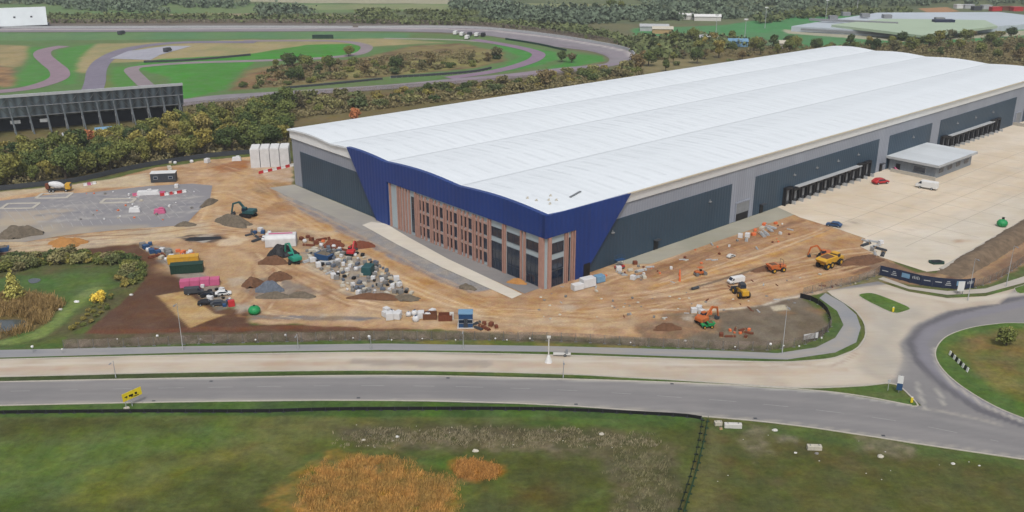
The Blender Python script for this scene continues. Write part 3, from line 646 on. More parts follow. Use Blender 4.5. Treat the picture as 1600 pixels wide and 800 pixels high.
# inside verge lines and infield circuit
def ribbon(name,pts,w,col,z=.1,col2=None):
    P=smooth_poly(GP(pts),6,False); return flat(name,strip_poly(P,w),z,M['far'],'t',col,col2,4.)
ribbon('infield_circuit',[(100,72),(72,78),(66,86),(78,98),(92,110),(92,121),(70,131),(30,140),(-60,148)],9.5,(152,132,142),.08)
ribbon('infield_circuit',[(400,66),(300,66),(240,70),(196,78),(166,92),(152,108),(148,130),(140,150)],10,(134,128,142),.09)
ribbon('infield_circuit',[(380,64),(520,64),(566,70),(572,77),(555,85),(500,91),(400,95),(300,98),(230,103),(206,108),(214,120),(236,140)],7.5,(150,138,142),.07)
ribbon('infield_circuit',[(740,62),(800,72),(838,82),(838,91),(815,101),(770,112),(700,122)],8.,(146,126,144),.11)
ribbon('infield_circuit',[(600,60),(700,62),(760,66),(800,72)],5.,(162,160,146),.06)
flat('paddock',GP([(172,92),(200,80),(262,72),(300,72),(250,86),(235,94)]),.13,M['far'],'t',(172,172,182),None,4.)
# pond
wat,nt,b=newmat('pond water'); b.inputs['Base Color'].default_value=(.06,.07,.07,1); b.inputs['Roughness'].default_value=.08
tcw=nd(nt,'ShaderNodeTexCoord'); bp=nd(nt,'ShaderNodeBump'); bp.inputs['Strength'].default_value=.15; nt.links.new(noise(nt,tcw.outputs['Object'],2.),bp.inputs['Height']); nt.links.new(bp.outputs[0],b.inputs['Normal'])
for pts in ([(-60,498),(0,500),(30,500),(48,506),(30,514),(0,519),(-60,522)],[(44,438),(54,435),(64,437),(58,442),(48,443)]):
    P=smooth_poly(GP(pts),4); bm=bmesh.new(); f=bm.faces.new([bm.verts.new((*p,.07)) for p in P]); bm.normal_update()
    if f.normal.z<0: f.normal_flip()
    me=bpy.data.meshes.new('pond_water'); bm.to_mesh(me); bm.free(); me.materials.append(wat)
    tag(link(bpy.data.objects.new('pond_water',me)),kind='structure')
#@@BUILDING

# ================================================================ WAREHOUSE (local x along the long dock side, local y along the office side)
LX=290.
def yb(x): return 114.-13.*x/LX
TV=[0,.27,.54,.78,1.]
def zr(t):
    t=min(max(t,0),1)
    for a,b in zip(TV[:-1],TV[1:]):
        if t<=b: u=(t-a)/(b-a); return 17.7+.72*math.sin(PI*u)
    return 17.55
WH=empty('distribution_warehouse',(A_[0],A_[1],0),TH,'huge warehouse with white barrel roof and navy office corner','warehouse')
mroof=cladding('white roof sheet',rgb(229,235,239,1.3),'x',3.,.008,.5,.012,.3)
mgrey=cladding('silver grey cladding',rgb(156,162,174),'xy',1.,.08,.5,.04)
mdark=cladding('anthracite cladding',rgb(54,76,94),'xy',1.2,.06,.5,.05)
mblue=cladding('navy blue panel',rgb(18,54,122,1.2),'xy',1.5,.05,.4,.06)
mfas=plain('white fascia',rgb(232,234,234,1.25),.5,var=.05)
mcream=plain('cream gutter edge',rgb(214,204,182),.7,var=.1)
mterra=plain('terracotta fin',rgb(184,144,130),.75,var=.12,scale=.8)
mband=plain('pink grey band',rgb(186,160,150),.7,var=.1)
mpale=plain('pale grey panel',rgb(176,190,196),.5,var=.06)
mseam=plain('roof gutter',rgb(216,222,226,1.3),.6,var=.08)
# roof
def roof_surface(x0,x1,t0,t1,nx,nt_,dz=0.,e=0.):
    mb=MB(); vs=[];fs=[]
    for i in range(nx+1):
        x=x0+(x1-x0)*i/nx
        for j in range(nt_+1):
            t=t0+(t1-t0)*j/nt_
            vs.append((x,-e+(yb(x)+2*e)*t,zr(t)+dz))
    for i in range(nx):
        for j in range(nt_):
            a=i*(nt_+1)+j; fs.append((a,a+nt_+1,a+nt_+2,a+1))
    mb.add(vs,fs); return mb
mb=roof_surface(-.9,LX+.9,0,1,60,120,0,.9)
# verge and eave edges of the roof, 0.45 m thick, and its underside
n0=120
def rim(mb,pts,th,inv=False):
    vs=[(x,y,z) for x,y,z in pts]+[(x,y,z-th) for x,y,z in pts]; n=len(pts)
    mb.add(vs,[(i,i+1,n+i+1,n+i)[::-1 if inv else 1] for i in range(n-1)])
tt=[j/120 for j in range(121)]
for x in (-.9,LX+.9): rim(mb,[(x,-.9+(yb(x)+1.8)*t,zr(t)) for t in tt],.5,x>0)
for t in (0,1): rim(mb,[(x,-.9+(yb(x)+1.8)*t,zr(t)) for x in (-.9,LX+.9)],.5)
under=roof_surface(-.9,LX+.9,0,1,4,60,-.5,.9); mb.add(under.v,under.f)
roof=mb.build('roof',mroof,WH,smooth=False)
for p in roof.data.polygons: pass
for k,t in enumerate(TV[1:-1]):
    g=roof_surface(-.8,LX+.8,t-.003,t+.003,40,2,.05,.9); g.build('valley_gutter',mseam,WH)
mrl=plain('roof light strip',rgb(225,231,235,1.3),.5,var=.05)
cnt=0; rest=MB()
for i in range(44):
    x=6+i*6.4
    for a,b in zip(TV[:-1],TV[1:]):
        for u0,u1 in ((.12,.40),(.60,.88)):
            g=roof_surface(x,x+.75,a+(b-a)*u0,a+(b-a)*u1,1,8,.03,.9)
            if cnt<98: g.build('rooflight',mrl,WH); cnt+=1
            else: rest.add(g.v,g.f)
tag(rest.build('rooflight',mrl,WH),kind='stuff')
# walls: one shell
def wallpoly(mb,pts): mb.add(pts,[tuple(range(len(pts)))])
mb=MB()
zt=15.2
mb.prism([(0,0),(LX,0),(LX,yb(LX)),(0,yb(0))],'z',-.3,zt)
wall=mb.build('wall',mgrey,WH)
# fascia band all round, from the cladding top to the roof edge
mb=MB()
for x,s in ((-.35,1),(LX+.35,-1)):
    P=[(x,-.35+(yb(x)+.7)*t) for t in tt]
    vs=[(p[0],p[1],15.0) for p in P]+[(p[0],p[1],zr(t)-.3) for p,t in zip(P,tt)]; n=len(P)
    mb.add(vs,[(i,i+1,n+i+1,n+i) for i in range(n-1)])
mb.add([(-.35,-.35,15.0),(LX+.35,-.35,15.0),(LX+.35,-.75,17.3),(-.35,-.75,17.3)],[(0,1,2,3)])
mb.add([(-.35,yb(0)+.35,15.0),(LX+.35,yb(LX)+.35,15.0),(LX+.35,yb(LX)+.7,17.3),(-.35,yb(0)+.7,17.3)],[(0,1,2,3)])
mb.add([(-.35,-.35,15.0),(LX+.35,-.35,15.0),(LX+.35,yb(LX)+.35,15.0),(-.35,yb(0)+.35,15.0)],[(0,1,2,3)])
mb.build('fascia',mfas,WH)
mb=MB(); mb.box(LX/2+13,-1.0,17.32,LX-26,.35,.3); mb.build('gutter',mcream,WH)
# dark cladding bays
def bay(x0,x1,z1=11.4): 
    mb=MB(); mb.box((x0+x1)/2,-.06,0.,x1-x0,.14,z1); return mb.build('dark_cladding_panel',mdark,WH)
for x0,x1 in ((10.5,69.6),(80.6,148.8),(155.6,185.2),(191.6,256.2),(266,289)): bay(x0,x1)
mb=MB(); mb.box(-.06,88.,0,.14,42.4,11.5); mb.build('dark_cladding_panel',mdark,WH)
# navy ribbon panel wrapping the corner (with the office opening left in it)
mb=MB()
pts=[(61.,0)]+[(66.8,0.),(80.3,zr(80.3/114)+.12)]+[(y,zr((y+.9)/115.8)+.12) for y in [80-1.*k for k in range(1,81)]]+[(-.85,zr(0)+.12),(-.85,12.4),(61.,12.4)]
mb.prism([(y,z) for y,z in pts],'x',-1.25,-.02)
mb.build('navy_panel',mblue,WH)
mb=MB()
pts=[(-1.25,17.75),(-1.25,12.4),(8.5,12.4),(8.5,0),(11.1,0),(27.,17.5)]
mb.prism(pts,'y',-1.25,-.02); mb.build('navy_panel',mblue,WH)
# faint lettering ghost panel omitted; corner flashing
# office frontage
mb=MB(); mb.box(-.35,30.2,0,.7,61.6,12.38); mb.box(4.0,-.35,0,8.9,.7,12.376); mb.build('office_wall',mpale,WH)
def fin(parent,y,w=.45,z0=0.,z1=12.3,side='L',d=.55):
    mb=MB()
    if side=='L': mb.box(-.7-d/2,y,z0,d,w,z1-z0)
    else: mb.box(y,-.7-d/2,z0,w,d,z1-z0)
    return mb.build('terracotta_fin',mterra,parent)
def window(y0,y1,z0,z1,side='L',mull=1,trans=0,frame=M['darkgrey']):
    mb=MB(); c=(y0+y1)/2;wd=y1-y0
    fr=.09
    def bx(a,b,w,z,h,d):
        if side=='L': mb.box(-.7-d/2,b,z,d,w,h)
        else: mb.box(b,-.7-d/2,z,w,d,h)
    bx(0,y0+fr/2,fr,z0,z1-z0,.14); bx(0,y1-fr/2,fr,z0,z1-z0,.14)
    bx(0,c,wd-2*fr,z1-fr,fr,.14); bx(0,c,wd-2*fr,z0,fr,.14)
    for k in range(mull): bx(0,y0+wd*(k+1)/(mull+1),fr*.8,z0+fr,z1-z0-2*fr,.12)
    for k in range(trans): bx(0,c,wd-2*fr,z0+(z1-z0)*(k+1)/(trans+1),fr*.8,.1)
    w=mb.build('window',frame,WH)
    g=MB()
    if side=='L': g.box(-.72,c,z0+fr,.05,wd-2*fr,z1-z0-2*fr)
    else: g.box(c,-.72,z0+fr,wd-2*fr,.05,z1-z0-2*fr)
    g.build('glass',M['glass'],w); return w
# lobby bays with tall glazing
mb=MB(); mb.box(-.95,.35,0,.5,1.5,12.36); mb.build('terracotta_pier',mterra,WH)
for y0,y1 in ((1.2,5.6),(7.7,12.3),(13.9,17.9)):
    window(y0,y1,8.3,10.6,'L',1); window(y0,y1,.05,7.0,'L',2,2)
for y in (6.0,7.2,12.8,13.5,18.2,18.9): fin(WH,y,.3,0,12.2)
# window grid
for m in range(5):
    y0=19.3+m*5.75
    for k,(a,b) in enumerate(((.1,1.5),(1.95,3.05),(3.45,4.4))):
        for z0,z1 in ((.9,3.3),(4.2,6.8),(7.8,10.4)):
            window(y0+a,y0+b,z0,z1,'L',0,0,M['brown'] if k==1 else M['darkgrey'])
    for y in (1.7,3.25,4.6,5.4): fin(WH,y0+y,.24 if y!=5.4 else .34,0,11.9)
    for z0 in (3.45,6.95,10.55):
        mb=MB(); mb.box(-.82,y0+2.7,z0,.2,5.7,.5); mb.build('spandrel_band',mband,WH)
window(49.2,50.4,.8,10.6,'L',0,5)
for y in (48.4,51.2,52.6,53.9,55.2,56.3,59.9): fin(WH,y,.3,0,12.2)
# short return on the dock side
mb=MB(); mb.box(.35,-.95,0,.9,.5,12.36); mb.build('terracotta_pier',mterra,WH)
window(1.2,4.9,8.0,10.6,'R',1); window(1.2,4.9,4.0,6.6,'R',1); window(1.2,4.9,.05,3.9,'R',1)
window(6.4,7.0,.1,10.8,'R',0,3)
for x in (5.3,5.95,7.4,8.25): fin(WH,x,.28,0,12.2,'R')
# level access door
def rdoor(x0,x1,h,open_):
    mb=MB()
    mb.box(x0-.15,-.18,0,.3,.36,h+.3); mb.box(x1+.15,-.18,0,.3,.36,h+.3); mb.box((x0+x1)/2,-.18,h,x1-x0,.36,.3)
    d=mb.build('roller_door',mgrey,WH)
    g=MB(); g.box((x0+x1)/2,-.08,0,x1-x0,.1,h); g.build('door_opening',M['black'],d)
    g=MB(); g.box((x0+x1)/2,-.2,h*open_,x1-x0,.12,h*(1-open_)); g.build('shutter',M['grey'],d)
rdoor(72.2,78.2,5.2,.42); rdoor(258.5,263,4.6,.0)
for x in (38.5,84.5,190.,152.):
    mb=MB(); mb.box(x,-.2,0,1.5,.22,2.5); d=mb.build('exit_door',M['black'],WH)
    g=MB(); g.box(x,-.75,2.7,2.,1.2,.15); g.build('door_canopy',M['darkgrey'],WH)
for y in (68.2,):
    mb=MB(); mb.box(-.2,y,0,.22,1.4,2.6); mb.build('exit_door',M['black'],WH)
mb=MB(); mb.box(12.3,-.7,0,2.2,1.2,3.2); mb.build('door_lobby',M['black'],WH)
for x in (22.,60.,100.,112,124,136,172,205,220,235):
    mb=MB(); mb.box(x,-.35,8.2,.9,.5,.3); mb.box(x,-.2,8.5,.2,.16,.5); mb.build('wall_lamp',M['grey'],WH)
# dock shelters
def dock(x,tall=False):
    h=5.4 if tall else 4.5
    mb=MB()
    mb.box(x-1.5,-.65,0 if tall else 1.0,.45,1.1,h-(0 if tall else 1.0)); mb.box(x+1.5,-.65,0 if tall else 1.,.45,1.1,h-(0 if tall else 1.)); mb.box(x,-.65,h-.7,2.55,1.1,.7)
    d=mb.build('dock_shelter',M['black'],WH)
    g=MB(); g.box(x,-.25,1.1,2.5,.2,h-1.9); g.build('dock_door',M['grey'],d)
    g=MB(); g.box(x,-.45,.2,2.4,.5,.85); g.build('dock_leveller',M['darkgrey'],d)
    [MB().box(x+q,-.85,.4,.35,.3,.6).build('bumper',M['rubber'],d) for q in(-1.,1.)]
    g=MB(); g.box(x+1.98,-1.2,0,.28,2.3,1.0); g.build('wheel_guide',M['lightgrey'],d)
for x0,n in ((96.8,12),(195.,12)):
    for k in range(n): dock(x0+k*4.1,k in(0,n-1,n-2))
    mb=MB(); mb.box(x0+22,-.9,4.75,36,1.7,.22); mb.build('dock_canopy',M['lightgrey'],WH)
# concrete ramp walls beside the docks
mb=MB(); mb.prism([(190.,0),(190.,.01),(248.,.01),(248.,0)],'y',-2,-1.9)
mb=MB(); mb.box(268,-7,0,22,.4,1.3); mb.box(257.2,-3.6,0,.4,7.,1.302)
mb.build('loading_ramp_wall',M['concrete'],WH)
# small odds and ends on the roof corner
for x,y in ((5,4),(6.5,6),(4,7.5),(8,5),(9,8),(3.5,10)):
    c=W(x,y); o=MB().box(0,0,0,.6,.45,.12,.3).box(.05,0,.12,.4,.4,.3).build('fixing_box',M['stone']); o.location=(c[0],c[1],zr(y/114)+.04)
    tag(o,'small pale box of fixings lying on the white roof near its front corner','box','fixing boxes on the roof corner')
mb=MB(); mb.bar((12,4.5,zr(.04)+.2),(17,6,zr(.055)+.2),.5,.15); mb.build('loose_flashing',M['steel'],WH)
# ---------------------------------------------------------------- transport office in the yard
c=W(156,-.6)
TO=empty('transport_office',(c[0],c[1],.06),TH,'single storey grey office block with flat pale roof joined to the dock side','office')
mb=MB(); mb.box(13.2,-8,0,26,15.6,4.3); mb.build('wall',cladding('office cladding',rgb(134,142,150),'xy',1.,.07),TO)
mb=MB(); mb.box(13.2,-8.2,4.3,28,17.6,.45); mb.build('roof',cladding('office roof sheet',rgb(222,228,232,1.5),'x',1.2,.04),TO)
mb=MB(); mb.box(13.2,-17.05,3.98,28.04,.12,.8); mb.box(-.85,-8.2,3.98,.12,17.64,.8); mb.build('fascia',M['lightgrey'],TO)
def tow(x,y,w,z,h,side):
    mb=MB(); 
    if side=='x': mb.box(.12,y,z,.16,w,h)
    else: mb.box(x,-15.86,z,w,.16,h)
    f=mb.build('window',M['lightgrey'],TO); g=MB()
    if side=='x': g.box(.02,y,z+.12,.16,w-.24,h-.24)
    else: g.box(x,-15.95,z+.12,w-.24,.16,h-.24)
    g.build('glass',M['glass'],f)
tow(0,-10.6,4.2,1.3,1.8,'x')
for x in (4,10,16,22): tow(x,0,3.2,1.4,1.7,'y')
mb=MB(); mb.box(.1,-3.4,0,.16,1.4,2.6); mb.build('door',M['black'],TO)
mb=MB(); mb.box(-1.7,-9.5,0,.35,15,1.1); mb.build('access_wall',M['concrete'],TO)
for nm,x,y in (('air_handling_unit',8,-6),):
    pass
#@@TREES
# ================================================================ TREES AND PLANTS
def leafquads(cs,n,size,rnd,flat_=.9,low=None):
    """n leaf clumps spread through ellipsoids cs=[(c,rad3)], as loose small faces"""
    V=[];Fc=[];Cc=[]
    w=np.array([c[1][0]*c[1][1] for c in cs]); w=w/w.sum()
    for (c,r),k in zip(cs,np.maximum(6,(w*n).astype(int))):
        d=rnd.normal(size=(k,3)); d/=np.linalg.norm(d,axis=1)[:,None]
        rr=rnd.random(k)**.4; p=np.array(c)+d*rr[:,None]*np.array(r)*(1+.22*rnd.normal(size=(k,1))*.6)
        tone=.5+.25*rnd.normal()
        nrm=d*.8+rnd.normal(size=(k,3))*.7; nrm/=np.linalg.norm(nrm,axis=1)[:,None]
        a=np.cross(nrm,rnd.normal(size=(k,3))); a/=np.linalg.norm(a,axis=1)[:,None]; b=np.cross(nrm,a)
        s=size*(.6+.8*rnd.random((k,1)))
        q=np.stack([p-a*s-b*s*.6,p+a*s-b*s*.75,p+a*s*.8+b*s*.7,p-a*s*.7+b*s*.8],1)
        V.append(q.reshape(-1,3)); t=np.clip(tone+.22*rnd.normal(size=k),0,1); Cc.append(np.repeat(t,4))
    V=np.concatenate(V);Cc=np.concatenate(Cc)
    if low is not None: V[:,2]=np.maximum(V[:,2],low)
    return V,Cc
def leafmesh(name,V,Cc,mat):
    n=len(V)//4; me=bpy.data.meshes.new(name); me.vertices.add(len(V)); me.vertices.foreach_set('co',V.astype(np.float32).ravel())
    me.loops.add(len(V)); me.loops.foreach_set('vertex_index',np.arange(len(V),dtype=np.int32))
    me.polygons.add(n); me.polygons.foreach_set('loop_start',np.arange(n,dtype=np.int32)*4); me.polygons.foreach_set('loop_total',np.full(n,4,np.int32)); me.update(calc_edges=True)
    C=np.repeat(Cc[:,None],3,1); set_col(me,C); me.materials.append(mat); return me
def tree_proto(name,h,r,mat,seed,n=1300,size=.34,kind='round',cat='tree'):
    rnd=np.random.default_rng(seed); cs=[]
    if kind=='round':
        for k in range(11):
            a=rnd.random()*6.28; q=rnd.random()**.6*r*.62; zz=h*(.34+.48*rnd.random()); s=r*(.36+.22*rnd.random())
            cs.append(((math.cos(a)*q,math.sin(a)*q,zz),(s,s,s*.85)))
        cs.append(((0,0,h*.72),(r*.55,r*.55,h*.24)))
    elif kind=='bush':
        for k in range(9):
            a=rnd.random()*6.28; q=rnd.random()**.6*r*.7; s=r*(.3+.25*rnd.random()); cs.append(((math.cos(a)*q,math.sin(a)*q,h*(.25+.4*rnd.random())),(s,s,h*.3)))
    elif kind=='cone':
        for k in range(9):
            z=h*(.12+.8*k/9); s=r*(1.02-.88*k/9); cs.append(((0,0,z),(s,s,h*.1)))
    V,Cc=leafquads(cs,n,size,rnd,low=.1)
    root=empty(name,(0,0,0)); me=leafmesh('crown',V,Cc,mat); link(bpy.data.objects.new('crown',me),root)
    mb=MB(); t=h*.03+.05
    mb.tube((0,0,-.1),(0,0,h*.45),t,t*.7,7); mb.tube((0,0,h*.45),(.1,0,h*.85),t*.7,t*.2,6)
    for k in range(5):
        a=rnd.random()*6.28; z=h*(.25+.12*k); mb.tube((0,0,z),(math.cos(a)*r*.6,math.sin(a)*r*.6,z+h*.22),t*.45,t*.12,5)
    mb.build('trunk',M['trunk'],root); root['category']=cat; return root
M['deadgrass']=leafmat('dead grass',[rgb(120,110,84),rgb(104,104,64),rgb(136,126,98)],scale=.6)
TP={}
def protos(key,name,mat,specs,kind='round',cat='tree',n=1900,size=.27):
    TP[key]=[tree_proto(name,h,r,mat,sd,n,size,kind,cat) for h,r,sd in specs]
protos('green','broadleaf_tree',M['leaf_green'],[(8.5,3.8,1),(7.2,4.0,2),(10.,4.0,3),(9.,3.2,21)])
protos('ochre','broadleaf_tree',M['leaf_ochre'],[(8.5,3.2,4),(6.8,3.4,5),(9.2,3.,22)])
protos('brown','broadleaf_tree',M['leaf_brown'],[(7.5,3.2,6),(6.5,3.2,7)],n=850,size=.3)
protos('orange','broadleaf_tree',M['leaf_orange'],[(5.5,3.0,8)])
protos('scrub','shrub',M['leaf_scrub'],[(3.6,2.8,9),(2.8,2.5,10)],'bush','shrub',700,.34)
protos('gshrub','shrub',M['leaf_green'],[(3.2,2.6,12),(2.6,2.2,13)],'bush','shrub',700,.3)
protos('oshrub','shrub',M['leaf_ochre'],[(2.8,2.2,14),(2.2,1.7,15)],'bush','shrub',600,.26)
used=set()
def put(key,x,y,label,group,sc=1.,z=0.,szv=1.):
    i=random.randrange(len(TP[key])); o=TP[key][i]
    s=sc*random.uniform(.68,1.28)
    if (key,i) in used: o=dup(o)
    used.add((key,i)); o.location=(x,y,z); o.rotation_euler=(0,0,random.uniform(0,6.28)); o.scale=(s*random.uniform(.9,1.15),s*random.uniform(.9,1.15),s*szv)
    o['label']=label
    if group: o['group']=group
    return o
def inpoly(x,y,P):
    c=False;n=len(P)
    for i in range(n):
        a=P[i];b=P[(i+1)%n]
        if (a[1]>y)!=(b[1]>y) and x<(b[0]-a[0])*(y-a[1])/(b[1]-a[1])+a[0]: c=not c
    return c
def scatter(pts,space,n,rough=False):
    P=pts if rough else GP(pts); xs=[p[0] for p in P];ys=[p[1] for p in P]; out=[];tries=0
    while len(out)<n and tries<n*60:
        tries+=1; x=random.uniform(min(xs),max(xs));y=random.uniform(min(ys),max(ys))
        if inpoly(x,y,P) and all((x-a)**2+(y-b)**2>space*space for a,b in out): out.append((x,y))
    return out
belt=scatter([(-60,250),(0,246),(100,238),(200,226),(290,196),(450,170),(452,226),(400,236),(330,241),(240,253),(165,270),(100,281),(0,293),(-60,298)],4.9,250)
LBL={'green':'olive green broadleaf tree in the dense belt behind the building site','ochre':'yellowing broadleaf tree in the dense belt behind the building site','brown':'thin brown leafed tree in the dense belt behind the building site'}
for x,y in belt:
    v=fbm(np.array([x]),np.array([y]),22.,50)[0]+random.uniform(-.16,.16)
    k='green' if v<.56 else ('ochre' if v<.72 else 'brown')
    put(k,x,y,LBL[k],{'green':'olive green trees of the belt','ochre':'yellowing trees of the belt','brown':'brown trees of the belt'}[k],.92)
x,y=G(556,190); put('orange',x,y,'single orange tree just behind the left end of the white warehouse roof',None,1.)
x,y=G(140,226); put('orange',x,y,'orange tree growing against the underside of the dark grandstand',None,1.3)
x,y=G(182,222); put('ochre',x,y,'yellow tree right of the orange one under the dark grandstand',None,1.)
for x,y in scatter([(450,178),(600,168),(800,143),(1000,118),(1000,106),(900,112),(800,128),(600,146),(450,158)],6.5,90):
    v=random.random(); k='scrub' if v<.55 else ('gshrub' if v<.75 else ('oshrub' if v<.95 else 'brown'))
    put(k,x,y,'low tangled shrub in the scrub strip between the race track and the warehouse roof' if k!='brown' else 'small brown tree in the scrub strip behind the warehouse roof','scrub strip trees' if k=='brown' else 'scrub strip shrubs',1.1)
for x,y in scatter([(370,142),(430,104),(560,94),(600,100),(720,98),(780,90),(760,104),(640,114),(520,126),(430,135)],7.5,60):
    k=random.choice(['scrub','gshrub','gshrub','brown','green'])
    put(k,x,y,'bushy tree in the rough centre of the race track infield','infield thicket',.85)
for px,py,k,l in ((455,128,'green','rounded green tree at the left of the infield thicket'),(545,88,'green','dark tree standing at the crown of the infield thicket'),(878,97,'green','green tree inside the far bend of the race track'),(893,98,'brown','brown tree beside the green one inside the far bend'),(775,92,'brown','dark brown bush at the right tip of the infield thicket'),(1040,112,'green','dark round tree close behind the middle of the warehouse roof')):
    put(k,*G(px,py),l,None,1.1)
for x,y in scatter([(1000,104),(1010,72),(1100,66),(1240,72),(1400,68),(1620,52),(1700,60),(1700,100),(1600,96),(1300,84),(1200,92),(1080,108)],8,95):
    k=random.choice(['green','green','brown','ochre','green','scrub'])
    put(k,x,y,'tree or bush in the autumn belt beyond the far end of the warehouse','belt beyond the warehouse',random.uniform(.8,1.05))
# wetland plants
for x,y in scatter([(30,404),(100,396),(190,402),(222,416),(222,436),(200,452),(180,440),(205,425),(180,414),(110,412),(60,416),(20,418)],1.7,85):
    k=random.choice(['oshrub','oshrub','scrub','gshrub']); put(k,x,y,'waist high autumn shrub in the hedge round the green hollow','hedge shrubs round the hollow',.62)
for x,y in scatter([(-60,400),(30,402),(60,420),(-60,432)],2.2,22): put(random.choice(['scrub','gshrub']),x,y,'dark shrub on the upper left rim of the green hollow','upper rim shrubs',.7)
for x,y in scatter([(150,470),(175,462),(165,488),(130,512),(110,515)],1.7,24): put(random.choice(['oshrub','scrub','oshrub','oshrub','gshrub']),x,y,'russet shrub on the bank between green hollow and brown soil','russet bank shrubs',.36)
o=tree_proto('conifer_tree',8.2,2.2,M['leaf_lime'],31,1500,.22,'cone'); o.location=(*G(24,470),0); o['label']='pale lime cone shaped tree beside the pond'
o=tree_proto('shrub',2.8,2.0,M['leaf_yellow'],33,900,.2,'bush','shrub'); o.location=(*G(155,472),0); o['label']='bright yellow round bush on the edge of the green hollow'
o=tree_proto('shrub',4.2,1.9,M['leaf_ochre'],34,1200,.2,'bush','shrub'); o.location=(*G(1572,541),.12); o['label']='upright olive bush growing on the roundabout island'
# reeds
def blades(name,pts,n,h,mat,label,wid=.06,clump=.5):
    P=GP(pts); xs=[p[0] for p in P];ys=[p[1] for p in P]; V=[];Cc=[]; c=0
    while c<n:
        x=random.uniform(min(xs),max(xs));y=random.uniform(min(ys),max(ys))
        dd=poly_sd(np.array([x]),np.array([y]),P)[0]+ (fbm(np.array([x]),np.array([y]),3.,60)[0]-.5)*3.2
        if dd>1.6 or random.random()>(.06 if dd>0 else .12+min(1,-dd/2.2)): continue
        if fbm(np.array([x]),np.array([y]),1.1,77)[0]<.42: continue
        c+=1; t=random.random()
        for q in range(7):
            a=random.uniform(0,6.28); bx=x+random.uniform(-clump,clump);by=y+random.uniform(-clump,clump); hh=h*random.uniform(.5,1.1)
            tx=bx+math.cos(a)*hh*.45;ty=by+math.sin(a)*hh*.45; nx,ny=-math.sin(a+.8)*wid,math.cos(a+.8)*wid
            V+=[(bx-nx,by-ny,0),(bx+nx,by+ny,0),(tx+nx*.5,ty+ny*.5,hh),(tx-nx*.5,ty-ny*.5,hh)]; Cc+=[min(1,max(0,t+random.uniform(-.3,.3)))]*4
    me=leafmesh(name,np.array(V),np.array(Cc),mat); o=link(bpy.data.objects.new(name,me)); return tag(o,label,'reeds',kind='stuff')
blades('sedge',[(478,800),(462,778),(468,754),(490,734),(524,724),(560,712),(606,714),(632,735),(680,745),(712,750),(722,768),(700,805),(640,850),(450,850)],5200,.62,M['reed'],'orange sedge bed in the foreground field',.035)
blades('sedge',[(708,722),(745,716),(780,726),(776,744),(728,750),(708,738)],650,.55,M['reed'],'small orange sedge patch right of the large sedge bed',.035)
blades('reeds',[(-60,466),(40,462),(90,468),(98,484),(70,505),(30,524),(-60,532),(-60,524),(20,518),(52,506),(30,496),(-60,494)],1500,1.5,M['reed_tan'],'tan reeds ringing the pond',.07,.5)
wi=M['leaf_scrub']
blades('tall_grass',[(950,700),(1040,700),(1062,740),(1060,830),(950,830),(965,760)],420,.45,M['deadgrass'],'dead tufted grass near the corner of the black fence',.035,.35)
blades('tall_grass',[(520,676),(700,668),(900,672),(1030,684),(1040,702),(900,702),(700,700),(540,696)],900,.4,M['deadgrass'],'long band of dead tufted grass across the foreground field',.035,.35)
# woods far away read as one mass
def mass(name,areas,label,mat,size=1.1,per=26):
    V=[];Cc=[]; rnd=np.random.default_rng(3)
    for pts,n,h,r in areas:
        for x,y in scatter(pts,r*.7,n):
            hh=h*random.uniform(.6,1.25); rr=r*random.uniform(.7,1.3)
            v,c=leafquads([((x,y,hh*.5),(rr,rr,hh*.5)),((x+rr*.4,y,hh*.3),(rr*.7,rr*.7,hh*.3))],per,size,rnd,low=.05); V.append(v);Cc.append(c)
    me=leafmesh(name,np.concatenate(V),np.concatenate(Cc),mat); return tag(link(bpy.data.objects.new(name,me)),label,'wood',kind='stuff')
mass('far_wood',[([(1000,-6),(1200,-4),(1700,-10),(1700,12),(1500,8),(1330,14),(1200,20),(1080,24),(1000,18)],360,7,6),([(85,12),(250,8),(258,22),(170,20)],40,8,5),([(740,12),(860,18),(1010,18),(1090,24),(1240,24),(1240,28),(1000,34),(900,40),(760,34)],330,7,5),([(-60,0),(240,2),(400,8),(360,14),(180,10),(-60,6)],120,6,5),([(400,14),(480,16),(500,30),(400,32)],40,7,5),([(700,4),(800,8),(780,20),(700,18)],50,7,5)],'dark woods and hedges beyond the race track',M['leaf_far'])
mass('far_scrub',[([(80,26),(420,28),(700,30),(900,44),(1010,66),(990,78),(940,62),(860,50),(760,40),(400,35),(80,36)],420,4,5),([(1000,60),(1100,58),(1180,70),(1100,84),(1010,96),(990,84)],120,5,5),([(1180,30),(1330,20),(1430,20),(1300,26),(1180,38)],70,6,4),([(560,18),(760,20),(760,26),(560,24)],60,4,4)],'brown scrub on the outer bank of the race track',M['leaf_scrub'],1.,22)
mass('undergrowth',[([(450,168),(600,152),(800,134),(1000,110),(1000,124),(800,146),(600,170),(450,186)],700,1.6,2.2),([(-60,240),(200,226),(300,205),(450,178),(450,228),(330,243),(200,262),(0,294),(-60,300)],420,2.4,2.4),([(390,138),(430,104),(560,94),(640,84),(740,78),(780,90),(700,108),(560,122)],260,1.6,2.6),([(1100,92),(1180,76),(1400,69),(1640,58),(1700,72),(1600,104),(1300,86)],420,2.8,3.2),([(290,190),(300,172),(420,162),(460,162),(450,196),(300,214)],240,3.2,3.)],'low undergrowth filling the belts and the scrub strip',M['leaf_scrub'],.42,30)
for k,l,sp in (('green','avenue tree in the row along the far field edge',[(915,13),(930,14),(945,13),(970,15),(985,14),(895,14),(880,16),(955,15)]),):
    for px,py in sp: put(k,*G(px,py+3),l,'avenue trees along the far field',.9)
